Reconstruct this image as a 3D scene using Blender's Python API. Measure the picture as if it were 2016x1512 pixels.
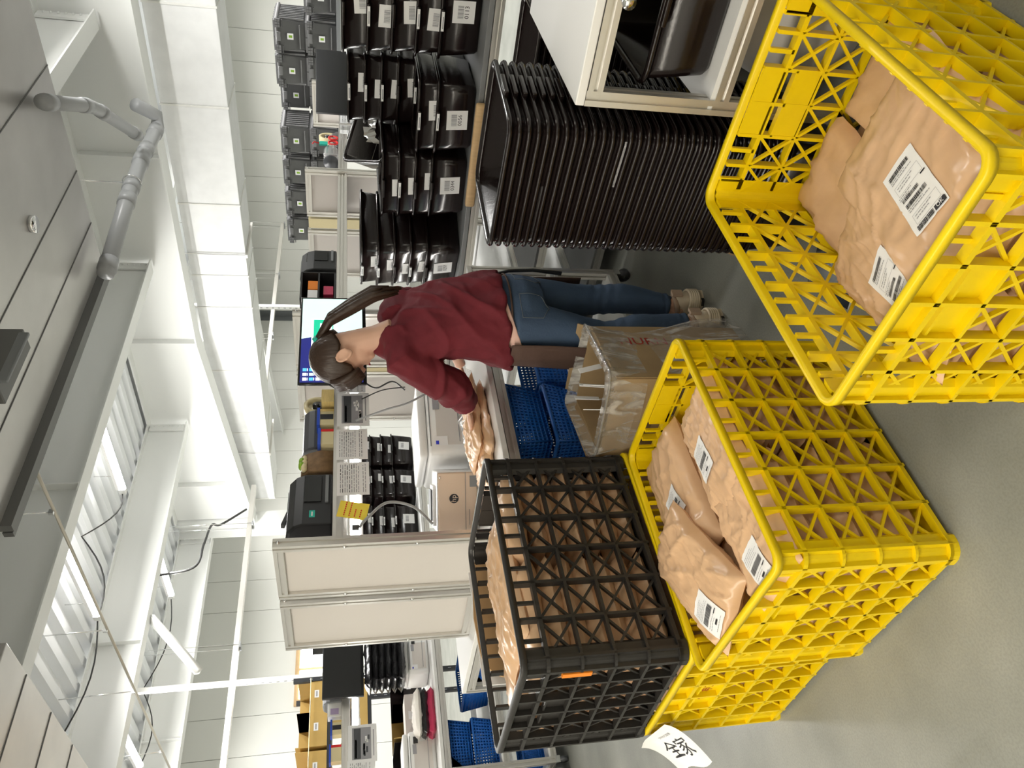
import bpy, bmesh, math, random
from math import sin, cos, pi, radians, sqrt
from mathutils import Vector, Matrix, Euler, noise
for o in list(bpy.data.objects): bpy.data.objects.remove(o)
S = bpy.context.scene
COL = S.collection
V3 = Vector

# ------------------------------------------------------------------ camera, world, lights, exposure
PITCH, ROLL, YAW, EYE = radians(12.1), radians(0.35), radians(44.16), 1.42
fw = V3((cos(YAW)*cos(PITCH), sin(YAW)*cos(PITCH), -sin(PITCH)))
rt = V3((sin(YAW), -cos(YAW), 0))
dn = fw.cross(rt)
rt2 = rt*cos(ROLL)+dn*sin(ROLL); dn2 = dn*cos(ROLL)-rt*sin(ROLL)
cd = bpy.data.cameras.new('camera'); cam = bpy.data.objects.new('camera', cd); COL.objects.link(cam)
M = Matrix((dn2, rt2, -fw)).transposed().to_4x4(); M.translation = (0, 0, EYE)
cam.matrix_world = M
cd.sensor_fit = 'HORIZONTAL'; cd.sensor_width = 36; cd.lens = 36*1479/2016; cd.clip_start = .02; cd.clip_end = 60
S.camera = cam
W = bpy.data.worlds.new('world'); S.world = W; W.use_nodes = True
W.node_tree.nodes['Background'].inputs[0].default_value = (.95, .97, 1, 1)
W.node_tree.nodes['Background'].inputs[1].default_value = .10
S.view_settings.view_transform = 'Standard'; S.view_settings.look = 'None'
S.view_settings.exposure = 0.45; S.view_settings.gamma = 1; S.view_settings.use_curve_mapping = False
try:
    S.cycles.use_denoising = True; S.cycles.max_bounces = 8; S.cycles.caustics_reflective = False; S.cycles.caustics_refractive = False
    S.cycles.sample_clamp_indirect = 4
except Exception: pass

def area(name, loc, sx, sy, power, col=(1, .97, .92), rot=(0, 0, 0)):
    l = bpy.data.lights.new(name, 'AREA'); l.shape = 'RECTANGLE'; l.size = sx; l.size_y = sy; l.energy = power; l.color = col
    o = bpy.data.objects.new(name, l); o.location = loc; o.rotation_euler = rot; COL.objects.link(o); return o
# ceiling tube rows: tubes lie along Y under the deck
TUBES = [(5.25, 5.95), (3.95, 6.15), (5.6, 8.6), (3.5, 8.6), (1.2, 8.6), (9.3, 3.7), (9.3, 6.3), (9.3, 8.8), (5.8, 1.2), (9.3, 1.0)]
for i, (x, y) in enumerate(TUBES):
    area('tube_light', (x, y, 3.62), .10, 1.2, 64, (1, .985, .95))
for x, y in ((8.9, 2.2), (9.3, 7.5), (12.9, 3.0), (12.9, 6.5), (12.9, 10.5), (4.5, 10.9), (8.5, 10.9), (.5, 10.9)):
    area('far_fill_light', (x, y, 3.4), .3, 1.6, 50 if y < 9 else 11, (1, .98, .94))  # added fill to brighten the far background, no lamp fittings there
# lamps of the hall behind and beside the photographer
for x, y, p in ((-1.7, 1.2, 92), (-1.7, 4.2, 66), (0.2, -1.8, 22), (3.2, -1.4, 12)):
    area('hall_light', (x, y, 3.1), .3, 3.0, p, (1, .93, .80))

# ------------------------------------------------------------------ helpers
MATS = {}
def mat(name, col, rough=.5, metal=0, bump=0, bscale=40, var=0, vscale=6, emit=0, trans=0, alpha=1, coat=0, spec=.5, stretch=None, ior=1.45):
    if name in MATS: return MATS[name]
    m = bpy.data.materials.new(name); m.use_nodes = True; nt = m.node_tree; b = nt.nodes['Principled BSDF']
    b.inputs['Base Color'].default_value = (*col, 1); b.inputs['Roughness'].default_value = rough; b.inputs['Metallic'].default_value = metal
    b.inputs['Specular IOR Level'].default_value = spec; b.inputs['IOR'].default_value = ior
    if trans: b.inputs['Transmission Weight'].default_value = trans
    if alpha < 1: b.inputs['Alpha'].default_value = alpha
    if coat: b.inputs['Coat Weight'].default_value = coat; b.inputs['Coat Roughness'].default_value = .12
    if emit: b.inputs['Emission Color'].default_value = (*col, 1); b.inputs['Emission Strength'].default_value = emit
    if bump or var:
        tc = nt.nodes.new('ShaderNodeTexCoord'); mp = nt.nodes.new('ShaderNodeMapping'); nt.links.new(tc.outputs['Object'], mp.inputs[0])
        if stretch: mp.inputs['Scale'].default_value = stretch
    if bump:
        n = nt.nodes.new('ShaderNodeTexNoise'); n.inputs['Scale'].default_value = bscale; n.inputs['Detail'].default_value = 4
        bp = nt.nodes.new('ShaderNodeBump'); bp.inputs['Strength'].default_value = bump; bp.inputs['Distance'].default_value = .01
        nt.links.new(mp.outputs[0], n.inputs['Vector']); nt.links.new(n.outputs['Fac'], bp.inputs['Height']); nt.links.new(bp.outputs[0], b.inputs['Normal'])
    if var:
        n = nt.nodes.new('ShaderNodeTexNoise'); n.inputs['Scale'].default_value = vscale; n.inputs['Detail'].default_value = 6
        r = nt.nodes.new('ShaderNodeValToRGB'); e = r.color_ramp.elements
        e[0].position = .3; e[1].position = .7
        e[0].color = (*[c*(1-var) for c in col], 1); e[1].color = (*[min(1, c*(1+var*.6)) for c in col], 1)
        nt.links.new(mp.outputs[0], n.inputs['Vector']); nt.links.new(n.outputs['Fac'], r.inputs[0]); nt.links.new(r.outputs[0], b.inputs['Base Color'])
    MATS[name] = m; return m

mat('esd_mat', (.20, .205, .21), .5)
mat('conduit', (.62, .58, .50), .35, metal=.5)
mat('carton_dull', (.36, .25, .13), .8, var=.12, vscale=8)
mat('yellow_plastic', (.83, .60, .002), .38, bump=.03, bscale=60, var=.07, vscale=9)
mat('black_plastic', (.026, .024, .022), .42, bump=.05, bscale=80)
mat('bin_brown', (.0095, .0058, .0056), .2, bump=.03, bscale=120)
mat('mailer', (.70, .455, .27), .30, var=.06, vscale=5, bump=.14, bscale=11)
mat('card', (.55, .34, .16), .8, var=.08, vscale=8)
mat('card_gold', (.50, .33, .10), .8, var=.06, vscale=8)
mat('paper', (.86, .86, .86), .7)
mat('ink', (.02, .02, .025), .6)
mat('ink_grey', (.32, .32, .34), .6)
mat('ink_red', (.35, .03, .02), .6)
mat('white_panel', (.66, .62, .585), .5)
mat('white_plastic', (.84, .84, .83), .35)
mat('white_paint', (.83, .83, .80), .45)
mat('beam_white', (.84, .85, .83), .4)
mat('deck', (.86, .88, .90), .4)
mat('wall_panel', (.84, .84, .80), .5)
mat('duct_skin', (.84, .85, .85), .42, var=.05, vscale=7, bump=.12, bscale=9)
mat('alu', (.74, .72, .68), .32, metal=.75, bump=.02, bscale=200)
mat('alu_dark', (.16, .155, .15), .5, metal=.5)
mat('chrome', (.8, .8, .8), .15, metal=1)
mat('galv', (.62, .60, .58), .30, metal=.65, var=.16, vscale=1.4, bump=.03, bscale=3)
mat('galv_dark', (.17, .17, .165), .5, metal=.6)
mat('grey_tote', (.20, .20, .205), .5, var=.06, vscale=12)
mat('grey_tote_dark', (.12, .12, .125), .55)
mat('green', (.30, .48, .05), .5)
mat('pipe', (.40, .41, .42), .35)
mat('black_soft', (.025, .026, .028), .45)
mat('black_gloss', (.012, .012, .013), .12)
mat('dark_grey', (.075, .08, .088), .4)
mat('mid_grey', (.22, .23, .24), .45)
mat('screen_off', (.018, .019, .02), .3)
mat('blue_basket', (.010, .125, .50), .42)
mat('blue', (.03, .09, .55), .45)
mat('red', (.75, .03, .03), .4)
mat('orange', (.85, .25, .02), .45)
mat('yellow_paper', (.90, .72, .08), .7)
mat('sticky', (.83, .63, .25), .75, var=.1, vscale=30, stretch=(1, 1, 8))
mat('tan', (.70, .56, .44), .4)  # printer front: reflection of kraft put into the base colour
mat('tape', (.80, .70, .42), .3)
mat('steel_black', (.03, .032, .036), .45)
mat('garment_black', (.016, .016, .018), .22, bump=.5, bscale=25)
mat('plastic_clear', (.80, .80, .78), .12, trans=.75, alpha=.55, bump=.5, bscale=18)
mat('bag_clear', (.78, .75, .70), .22, trans=.0, alpha=.33, bump=.7, bscale=16, coat=.5)
def streak(name):
    m = MATS[name]; nt = m.node_tree; b = nt.nodes['Principled BSDF']; tc = nt.nodes.new('ShaderNodeTexCoord'); mp = nt.nodes.new('ShaderNodeMapping'); mp.inputs['Rotation'].default_value = (.4, .5, .2); mp.inputs['Scale'].default_value = (9, 9, 3)
    n = nt.nodes.new('ShaderNodeTexNoise'); n.inputs['Scale'].default_value = 2.2; n.inputs['Detail'].default_value = 7; n.inputs['Distortion'].default_value = 1.6
    r = nt.nodes.new('ShaderNodeValToRGB'); e = r.color_ramp.elements; e[0].position = .46; e[0].color = (.14, .14, .14, 1); e[1].position = .64; e[1].color = (.62, .62, .62, 1)
    nt.links.new(tc.outputs['Object'], mp.inputs[0]); nt.links.new(mp.outputs[0], n.inputs['Vector']); nt.links.new(n.outputs['Fac'], r.inputs[0]); nt.links.new(r.outputs[0], b.inputs['Alpha'])
streak('bag_clear')
mat('stitch', (.13, .15, .17), .8)
mat('sack', (.80, .76, .70), .65, bump=.4, bscale=6, var=.08, vscale=4)
mat('skin', (.66, .40, .29), .5, var=.05, vscale=12)
mat('hair', (.040, .022, .014), .38, bump=.6, bscale=60, stretch=(1, 1, .08))
mat('shirt', (.138, .012, .021), .85, bump=.3, bscale=22, var=.10, vscale=14)
mat('pink', (.80, .52, .45), .8)
mat('denim', (.050, .085, .150), .8, bump=.15, bscale=140, var=.22, vscale=5)
mat('apron', (.085, .048, .036), .8, bump=.1, bscale=60)
mat('shoe', (.72, .62, .47), .6)
mat('shoe_tan', (.45, .33, .24), .6)
mat('lamp_glow', (1, .985, .95), .5, emit=9)
mat('tube_glow', (1, .97, .93), .5, emit=14)
mat('daylight', (1, 1, 1), .5, emit=3.0)
mat('scr_blue', (.012, .016, .14), .3, emit=1.0)
mat('scr_mint', (.62, .80, .76), .3, emit=.75)
mat('scr_green', (.01, .50, .28), .3, emit=.8)
mat('scr_white', (.95, .97, 1), .3, emit=.8)
mat('scr_cyan', (.1, .5, .8), .3, emit=.8)
mat('scr_peach', (.9, .75, .6), .3, emit=.7)
mat('label_green', (.25, .45, .03), .5)
mat('wood', (.62, .42, .22), .5, var=.1, vscale=10, stretch=(1, 8, 1))
mat('lilac', (.50, .40, .62), .6)
mat('rosered', (.55, .05, .12), .25, bump=.4, bscale=30)
mat('cable', (.03, .03, .03), .5)
mat('cable_grey', (.35, .36, .37), .5)
mat('teal', (.02, .45, .35), .5)
mat('brownbag', (.22, .13, .06), .7, var=.3, vscale=30)
mat('cupclear', (.7, .72, .74), .1, trans=.7, alpha=.6)
# floor: sealed grey concrete, light wear
def floor_mat():
    m = bpy.data.materials.new('floor_concrete'); m.use_nodes = True; nt = m.node_tree; b = nt.nodes['Principled BSDF']
    tc = nt.nodes.new('ShaderNodeTexCoord')
    def nz(scale, det, vec=None):
        n = nt.nodes.new('ShaderNodeTexNoise'); n.inputs['Scale'].default_value = scale; n.inputs['Detail'].default_value = det
        nt.links.new(vec or tc.outputs['Object'], n.inputs['Vector']); return n
    r = nt.nodes.new('ShaderNodeValToRGB'); e = r.color_ramp.elements
    e[0].position = .30; e[0].color = (.205, .212, .188, 1); e[1].position = .72; e[1].color = (.335, .34, .305, 1)
    nt.links.new(nz(2.2, 8).outputs['Fac'], r.inputs[0])
    mp = nt.nodes.new('ShaderNodeMapping'); mp.inputs['Rotation'].default_value = (0, 0, .5); mp.inputs['Scale'].default_value = (4, 28, 1)
    nt.links.new(tc.outputs['Object'], mp.inputs[0])
    s = nz(1.0, 5, mp.outputs[0]); r2 = nt.nodes.new('ShaderNodeValToRGB'); e = r2.color_ramp.elements
    e[0].position = .62; e[0].color = (1, 1, 1, 1); e[1].position = .80; e[1].color = (.88, .88, .88, 1)
    nt.links.new(s.outputs['Fac'], r2.inputs[0])
    f = nz(160, 2); r3 = nt.nodes.new('ShaderNodeValToRGB'); e = r3.color_ramp.elements
    e[0].position = .35; e[0].color = (.88, .88, .88, 1); e[1].position = .6; e[1].color = (1, 1, 1, 1)
    nt.links.new(f.outputs['Fac'], r3.inputs[0])
    x = nt.nodes.new('ShaderNodeMixRGB'); x.blend_type = 'MULTIPLY'; x.inputs[0].default_value = 1
    nt.links.new(r.outputs[0], x.inputs[1]); nt.links.new(r2.outputs[0], x.inputs[2])
    y = nt.nodes.new('ShaderNodeMixRGB'); y.blend_type = 'MULTIPLY'; y.inputs[0].default_value = 1
    nt.links.new(x.outputs[0], y.inputs[1]); nt.links.new(r3.outputs[0], y.inputs[2])
    nt.links.new(y.outputs[0], b.inputs['Base Color'])
    rr = nt.nodes.new('ShaderNodeMapRange'); rr.inputs[3].default_value = .24; rr.inputs[4].default_value = .5
    nt.links.new(nz(5, 6).outputs['Fac'], rr.inputs[0]); nt.links.new(rr.outputs[0], b.inputs['Roughness'])
    bp = nt.nodes.new('ShaderNodeBump'); bp.inputs['Strength'].default_value = .08; bp.inputs['Distance'].default_value = .005
    nt.links.new(nz(30, 6).outputs['Fac'], bp.inputs['Height']); nt.links.new(bp.outputs[0], b.inputs['Normal'])
    MATS['floor'] = m
floor_mat()

_txt = {}
def text_mesh(s):
    if s not in _txt:
        c = bpy.data.curves.new('text', 'FONT'); c.body = s; c.size = 1; c.align_x = 'CENTER'; c.align_y = 'CENTER'; c.resolution_u = 2
        o = bpy.data.objects.new('text', c); COL.objects.link(o)
        e = o.evaluated_get(bpy.context.evaluated_depsgraph_get()); me = e.to_mesh()
        _txt[s] = ([v.co.copy() for v in me.vertices], [tuple(p.vertices) for p in me.polygons])
        e.to_mesh_clear(); bpy.data.objects.remove(o)
    return _txt[s]

def smooth(P, n=8):
    P = [V3(p) for p in P]; Q = [P[0]*2-P[1]]+P+[P[-1]*2-P[-2]]; out = []
    for i in range(1, len(Q)-2):
        a, b, c, d = Q[i-1:i+3]
        for k in range(n):
            t = k/n; out.append(.5*((2*b)+(c-a)*t+(2*a-5*b+4*c-d)*t*t+(3*b-a-3*c+d)*t**3))
    return out+[P[-1]]

class MB:
    def __init__(s): s.v = []; s.f = []; s.mi = []; s.ms = []; s.sm = []
    def m(s, name):
        if name not in s.ms: s.ms.append(name)
        return s.ms.index(name)
    def add(s, vs, fs, mt, T=None, smooth=False):
        o = len(s.v); k = s.m(mt)
        s.v += [(T @ V3(v)) if T is not None else V3(v) for v in vs]
        for f in fs: s.f.append(tuple(i+o for i in f)); s.mi.append(k); s.sm.append(smooth)
        return s
    def box(s, c, d, mt, T=None, rz=0, ry=0, rx=0):
        x, y, z = d[0]/2, d[1]/2, d[2]/2
        R = Euler((rx, ry, rz)).to_matrix() if (rz or ry or rx) else None
        vs = [V3((a*x, b*y, e*z)) for a in (-1, 1) for b in (-1, 1) for e in (-1, 1)]
        if R: vs = [R @ v for v in vs]
        vs = [v+V3(c) for v in vs]
        return s.add(vs, [(0, 1, 3, 2), (4, 6, 7, 5), (0, 4, 5, 1), (2, 3, 7, 6), (0, 2, 6, 4), (1, 5, 7, 3)], mt, T)
    def rbox(s, c, d, r, mt, T=None, n=4, rz=0, top=0):
        # box with rounded vertical edges and softened top and bottom
        x, y, z = d[0]/2, d[1]/2, d[2]/2
        e = min(r*.5, z*.6)
        prof = [(-z, e), (-z+e, 0), (z-e-top, 0), (z-top*.5-e*.3, e*.35+top*.15), (z, e+top*.5)]
        rings = []
        for (zz, ins) in prof:
            ring = []
            for (sx, sy, a0) in ((1, 1, 0), (-1, 1, pi/2), (-1, -1, pi), (1, -1, 3*pi/2)):
                for i in range(n+1):
                    a = a0+pi/2*i/n; rr = max(r-ins, .0005)
                    ring.append(V3((sx*(x-r)+rr*cos(a), sy*(y-r)+rr*sin(a), zz)))
            rings.append(ring)
        R = Matrix.Rotation(rz, 3, 'Z')
        rings = [[R @ p+V3(c) for p in q] for q in rings]
        return s.loft(rings, mt, T=T, caps=True, smooth=True)
    def loft(s, rings, mt, T=None, caps=True, smooth=True, closed=True):
        n = len(rings[0]); vs = [p for r in rings for p in r]; fs = []
        for i in range(len(rings)-1):
            for j in range(n if closed else n-1):
                a = i*n+j; b = i*n+(j+1) % n
                fs.append((a, b, b+n, a+n))
        if caps: fs.append(tuple(reversed(range(n)))); fs.append(tuple(range((len(rings)-1)*n, len(rings)*n)))
        return s.add(vs, fs, mt, T, smooth)
    def tube(s, pts, r, mt, n=8, T=None, flat=1.0, caps=True):
        pts = [V3(p) for p in pts]; rr = r if isinstance(r, (list, tuple)) else [r]*len(pts)
        rings = []; up = None
        for i, p in enumerate(pts):
            d = (pts[min(i+1, len(pts)-1)]-pts[max(i-1, 0)]).normalized()
            if up is None:
                up = V3((0, 0, 1)) if abs(d.z) < .9 else V3((1, 0, 0))
            a = d.cross(up).normalized(); b = a.cross(d).normalized(); up = b
            q = rr[i]; qa, qb = (q if isinstance(q, tuple) else (q, q*flat))
            rings.append([p+a*(qa*cos(2*pi*k/n))+b*(qb*sin(2*pi*k/n)) for k in range(n)])
        return s.loft(rings, mt, T, caps=caps, smooth=True)
    def prof(s, p0, p1, w, mt='alu', h=None, up=(0, 0, 1)):
        # slotted aluminium extrusion between two points
        h = h or w; p0 = V3(p0); p1 = V3(p1); d = (p1-p0).normalized(); up = V3(up)
        if abs(d.dot(up)) > .9: up = V3((0, 1, 0))
        a = d.cross(up).normalized(); b = a.cross(d)
        def side(L, k):
            cs = [0] if L < 1.5*k else [-L/2+k/2, L/2-k/2]; out = []
            g = .005; q = []
            for c in cs: q += [(c-g, 0), (c-g, .006), (c+g, .006), (c+g, 0)]
            return q
        k = min(w, h); pts = []
        for (ax, bx, L) in (((1, 0), (0, -1), w), ((0, 1), (1, 0), h), ((-1, 0), (0, 1), w), ((0, -1), (-1, 0), h)):
            O = (w if bx[0] else h)/2
            pts.append((-ax[0]*L/2+bx[0]*O, -ax[1]*L/2+bx[1]*O))
            for (t, ins) in side(L, k): pts.append((ax[0]*t+bx[0]*(O-ins), ax[1]*t+bx[1]*(O-ins)))
        r0 = [p0+a*x+b*y for x, y in pts]; r1 = [p1+a*x+b*y for x, y in pts]
        s.loft([r0, r1], mt, caps=False, smooth=False)
        c = [p0+a*x+b*y for x, y in ((-w/2, -h/2), (w/2, -h/2), (w/2, h/2), (-w/2, h/2))]
        e = [p+d*(p1-p0).length for p in c]
        s.add([p+d*.0005 for p in c], [(3, 2, 1, 0)], mt); s.add([p-d*.0005 for p in e], [(0, 1, 2, 3)], mt)
        return s
    def sph(s, c, r, mt, nu=14, nv=10, T=None):
        r = r if isinstance(r, (tuple, list)) else (r, r, r); rings = []
        for i in range(1, nv):
            t = pi*i/nv; rings.append([V3((c[0]+r[0]*sin(t)*cos(2*pi*j/nu), c[1]+r[1]*sin(t)*sin(2*pi*j/nu), c[2]-r[2]*cos(t))) for j in range(nu)])
        return s.loft(rings, mt, T, caps=True, smooth=True)
    def text(s, st, size, Mx, mt):
        v, f = text_mesh(st); s.add([Mx @ (p*size) for p in v], f, mt); return s
    def barcode(s, Mx, w, h, mt='ink', n=22, seed=1):
        rd = random.Random(seed); x = -w/2
        while x < w/2:
            a = rd.choice((.4, .8, 1.2))*w/n; s.add([Mx @ V3(p) for p in ((x, -h/2, 0), (x+a, -h/2, 0), (x+a, h/2, 0), (x, h/2, 0))], [(0, 1, 2, 3)], mt)
            x += a+rd.choice((.5, .9))*w/n
        return s
    def rect(s, Mx, x0, y0, x1, y1, mt): return s.add([Mx @ V3(p) for p in ((x0, y0, 0), (x1, y0, 0), (x1, y1, 0), (x0, y1, 0))], [(0, 1, 2, 3)], mt)
    def mesh(s, name):
        me = bpy.data.meshes.new(name); me.from_pydata([tuple(p) for p in s.v], [], s.f)
        for k in s.ms: me.materials.append(MATS[k])
        me.polygons.foreach_set('material_index', s.mi); me.polygons.foreach_set('use_smooth', s.sm)
        me.update(); return me
    def build(s, name, parent=None, bevel=0, loc=None, rz=0):
        o = bpy.data.objects.new(name, s.mesh(name)); COL.objects.link(o)
        if parent: o.parent = parent
        if loc is not None: o.location = loc
        if rz: o.rotation_euler.z = rz
        if bevel:
            b = o.modifiers.new('bevel', 'BEVEL'); b.width = bevel; b.segments = 2; b.limit_method = 'ANGLE'; b.angle_limit = radians(50)
        return o

def tag(o, label, cat, group=None, kind=None):
    o['label'] = label; o['category'] = cat
    if group: o['group'] = group
    if kind: o['kind'] = kind
    return o
def struct(o, label=None):
    o['kind'] = 'structure'
    if label: o['label'] = label
    return o
def thing(name, label, cat, loc=(0, 0, 0), rz=0, group=None):
    o = bpy.data.objects.new(name, None); COL.objects.link(o); o.location = loc; o.rotation_euler.z = rz; o.empty_display_size = .05
    return tag(o, label, cat, group)
def dup(root, loc, rz=None, label=None, skip=()):
    r = root.copy(); COL.objects.link(r); r.location = loc
    if rz is not None: r.rotation_euler.z = rz
    if label: r['label'] = label
    for ch in root.children:
        if ch.name.split('.')[0] in skip: continue
        c = ch.copy(); COL.objects.link(c); c.parent = r
        for g in ch.children:
            d = g.copy(); COL.objects.link(d); d.parent = c
    return r
def Mx(loc, rx=0, ry=0, rz=0): return Matrix.Translation(V3(loc)) @ Euler((rx, ry, rz)).to_matrix().to_4x4()
def face_x(x, y, z): # label plane facing -X, text reads along -Y
    return Matrix.Translation(V3((x, y, z))) @ Matrix(((0, 0, -1), (-1, 0, 0), (0, 1, 0))).to_4x4()
def face_y(x, y, z): # label plane facing -Y, text reads along +X
    return Matrix.Translation(V3((x, y, z))) @ Matrix(((1, 0, 0), (0, 0, -1), (0, 1, 0))).to_4x4()
def remesh(mb, name, vox, smooth=4, amp=0, nscale=8, stretch=(1, 1, 1), fold=None):
    o = bpy.data.objects.new(name, mb.mesh(name)); COL.objects.link(o)
    r = o.modifiers.new('r', 'REMESH'); r.mode = 'VOXEL'; r.voxel_size = vox
    e = o.evaluated_get(bpy.context.evaluated_depsgraph_get()); me = bpy.data.meshes.new_from_object(e)
    bpy.data.objects.remove(o)
    bm = bmesh.new(); bm.from_mesh(me)
    for _ in range(smooth): bmesh.ops.smooth_vert(bm, verts=bm.verts, factor=.5, use_axis_x=True, use_axis_y=True, use_axis_z=True)
    bm.normal_update()
    if amp or fold:
        for v in bm.verts:
            d = 0
            if amp: d += amp*(noise.noise(V3((v.co.x*nscale*stretch[0], v.co.y*nscale*stretch[1], v.co.z*nscale*stretch[2])))+.5*noise.noise(v.co*nscale*2.3))
            if fold: d += fold(v.co)
            v.co += v.normal*d
    for f in bm.faces: f.smooth = True
    bm.to_mesh(me); bm.free(); me.name = name
    me.materials.clear()
    for k in mb.ms: me.materials.append(MATS[k])
    me.polygons.foreach_set('material_index', [0]*len(me.polygons)); me.update()
    return me
def link_mesh(me, name, parent=None):
    o = bpy.data.objects.new(name, me); COL.objects.link(o); o.parent = parent; return o
# ------------------------------------------------------------------ room shell and ceiling steel
MB().box((6, 5, -.05), (20, 18, .1), 'wall_panel').build('floor').data.materials[0] = MATS['floor']
struct(bpy.data.objects['floor'])
def panel_wall(name, x0, y0, x1, y1, pitch):
    mb = MB(); L = V3((x1-x0, y1-y0, 0)); n = int(L.length/pitch); d = L.normalized(); a = math.atan2(d.y, d.x)
    for i in range(n):
        c = V3((x0, y0, 0))+d*(pitch*(i+.5)); mb.box((c.x, c.y, 2.1), (pitch-.008, .06, 4.2), 'wall_panel', rz=a)
    mb.box(((x0+x1)/2, (y0+y1)/2, 2.1), (L.length, .03, 4.2), 'mid_grey', rz=a)
    return struct(mb.build(name))
panel_wall('wall_back', -2, 12.2, 15, 12.2, .6)
panel_wall('wall_right', 15, -3, 15, 12.2, .6)
panel_wall('wall_left', -3, -3, -3, 12.2, .9)
panel_wall('wall_front', -3, -3, 15, -3, .9)
# corrugated deck, ribs along Y
mb = MB(); prof = []; x = -3.1; P = .25
while x < 15.1:
    prof += [(x, 4.0), (x+.10, 4.0), (x+.13, 3.93), (x+.22, 3.93)]; x += P
r0 = [V3((a, -3.1, z)) for a, z in prof]; r1 = [V3((a, 12.3, z)) for a, z in prof]
mb.loft([r0, r1], 'deck', caps=False, smooth=False, closed=False); mb.box((6, 4.6, 4.08), (18.3, 15.5, .06), 'deck')
struct(mb.build('ceiling'))
def ibeam_x(y, x0, x1, zb=3.44, zt=3.9):
    mb = MB(); L = x1-x0; c = (x0+x1)/2
    mb.box((c, y, zb+.006), (L, .16, .012), 'beam_white').box((c, y, zt-.006), (L, .16, .012), 'beam_white').box((c, y, (zb+zt)/2), (L, .01, zt-zb-.024), 'beam_white')
    for xx in (x0+.05, x1-.05):
        mb.box((xx, y-.02, (zb+zt)/2), (.1, .02, zt-zb-.06), 'beam_white')
    k = 0
    for xe in (x0+.03, x1-.03):
        for i in range(7):
            mb.sph((xe, y-.034, zb+.05+i*.055), .012, 'beam_white', 6, 4)
    for xx in range(int(x0)+1, int(x1)):
        if xx % 2 == 0: mb.box((xx, y-.04, (zb+zt)/2), (.012, .075, zt-zb-.03), 'beam_white')
    return struct(mb.build('ceiling_beam'), 'white steel roof beam under the deck')
for y in (2.53, 4.98, 7.43, 9.88):
    ibeam_x(y, -2.8, 6.93); ibeam_x(y, 7.07, 11.0)
def girder(x, yk, y1, name):
    mb = MB(); B = [( -3, 3.14), (yk, 3.14), (y1, 2.80)]; top = 3.9
    vs = []; fs = []
    for (y, z) in B: vs += [V3((x-.006, y, z)), V3((x+.006, y, z)), V3((x+.006, y, top)), V3((x-.006, y, top))]
    for i in range(2):
        o = 4*i; fs += [(o, o+3, o+7, o+4), (o+1, o+5, o+6, o+2)]
    mb.add(vs, fs, 'beam_white')
    for (ya, za), (yb, zb) in zip(B[:-1], B[1:]):
        mb.add([V3((x+dx, y, z+dz)) for (y, z) in ((ya, za), (yb, zb)) for dx, dz in ((-.12, 0), (.12, 0), (.12, .016), (-.12, .016))],
               [(0, 1, 5, 4), (1, 2, 6, 5), (2, 3, 7, 6), (3, 0, 4, 7), (0, 3, 2, 1), (4, 5, 6, 7)], 'beam_white')
    mb.box((x, (y1-3)/2, top-.008), (.24, y1+3, .016), 'beam_white')
    for y in (-.2, 1.2, 3.75, 6.05, 8.65):
        mb.box((x-.045, y, 3.5), (.075, .012, .72), 'beam_white')
    return struct(mb.build(name), 'white haunched roof girder')
girder(7, 6.05, 9.5, 'ceiling_girder'); girder(11.1, 8.0, 12.1, 'ceiling_girder')
mb = MB(); mb.box((7, 9.53, 1.95), (.24, .014, 3.9), 'beam_white').box((7, 9.81, 1.95), (.24, .014, 3.9), 'beam_white').box((7, 9.67, 1.95), (.01, .27, 3.9), 'beam_white')
struct(mb.build('column'), 'white steel column at the far end of the haunched girder')
# knee brace from the beam down to the tray, and cross braces
tag(MB().tube([(4.32, 7.5, 3.45), (3.69, 7.5, 2.90)], .045, 'beam_white', n=4).build('diagonal_brace'), 'short white diagonal steel brace under the third roof beam', 'brace')
# insulated supply duct behind the girder
t = thing('air_duct', 'long white insulated rectangular air duct running behind the white girder', 'duct', (7.5, 0, 2.54))
js = [-2.6, .05, 1.0, 2.45, 3.35, 4.4, 5.3, 5.75, 6.75, 7.9, 9.35]
for a, b in zip(js[:-1], js[1:]):
    MB().box((0, (a+b)/2, .3), (.56, b-a-.012, .6), 'duct_skin').build('duct_section', t, bevel=.006)
for a in js: MB().box((0, a, .3), (.575, .018, .612), 'white_paint').build('joint_strip', t)
for y in (1.7, 5.0, 8.3):
    hb = MB()
    for sx in (-.3, .3): hb.tube([(sx, y, .0), (sx, y, 1.40)], .005, 'chrome', n=5)
    hb.box((0, y, -.012), (.66, .04, .024), 'alu'); hb.build('hanger', t)
# cable trays (slotted strut) either side of the duct
def tray(x0, x1, label):
    t = thing('cable_tray', label, 'cable tray', (x0, 8.6, 2.71)); L = x1-x0
    mb = MB().box((L/2, -.04, .03), (L, .004, .06), 'alu').box((L/2, .04, .03), (L, .004, .06), 'alu')
    k = 0; x = .05
    while x < L: mb.box((x, 0, .004), (.05, .08, .006), 'alu_dark'); x += .1
    mb.box((L/2, 0, .0), (L, .076, .004), 'alu'); mb.build('channel', t)
    x = .5
    while x < L: MB().tube([(x, -.055, 0), (x, -.055, 1.22)], .004, 'chrome', n=5).tube([(x, .055, 0), (x, .055, 1.22)], .004, 'chrome', n=5).box((x, 0, -.012), (.05, .14, .02), 'cable_grey').build('threaded_hanger', t); x += 1.7
    return t
tray(2.3, 6.85, 'slotted steel cable tray hung in front of the column and the duct end')
tray(7.85, 13.5, 'slotted steel cable tray continuing behind the insulated duct')
tag(MB().tube(smooth([(6.92, 9.2, 2.9), (6.6, 9.1, 3.2), (6.45, 8.9, 3.28), (6.0, 8.7, 3.3), (5.6, 8.6, 3.36), (5.5, 8.6, 3.9)]), .016, 'cable', n=6).build('black_cable'), 'thick black cable bent between far beam and column', 'cable')
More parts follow.
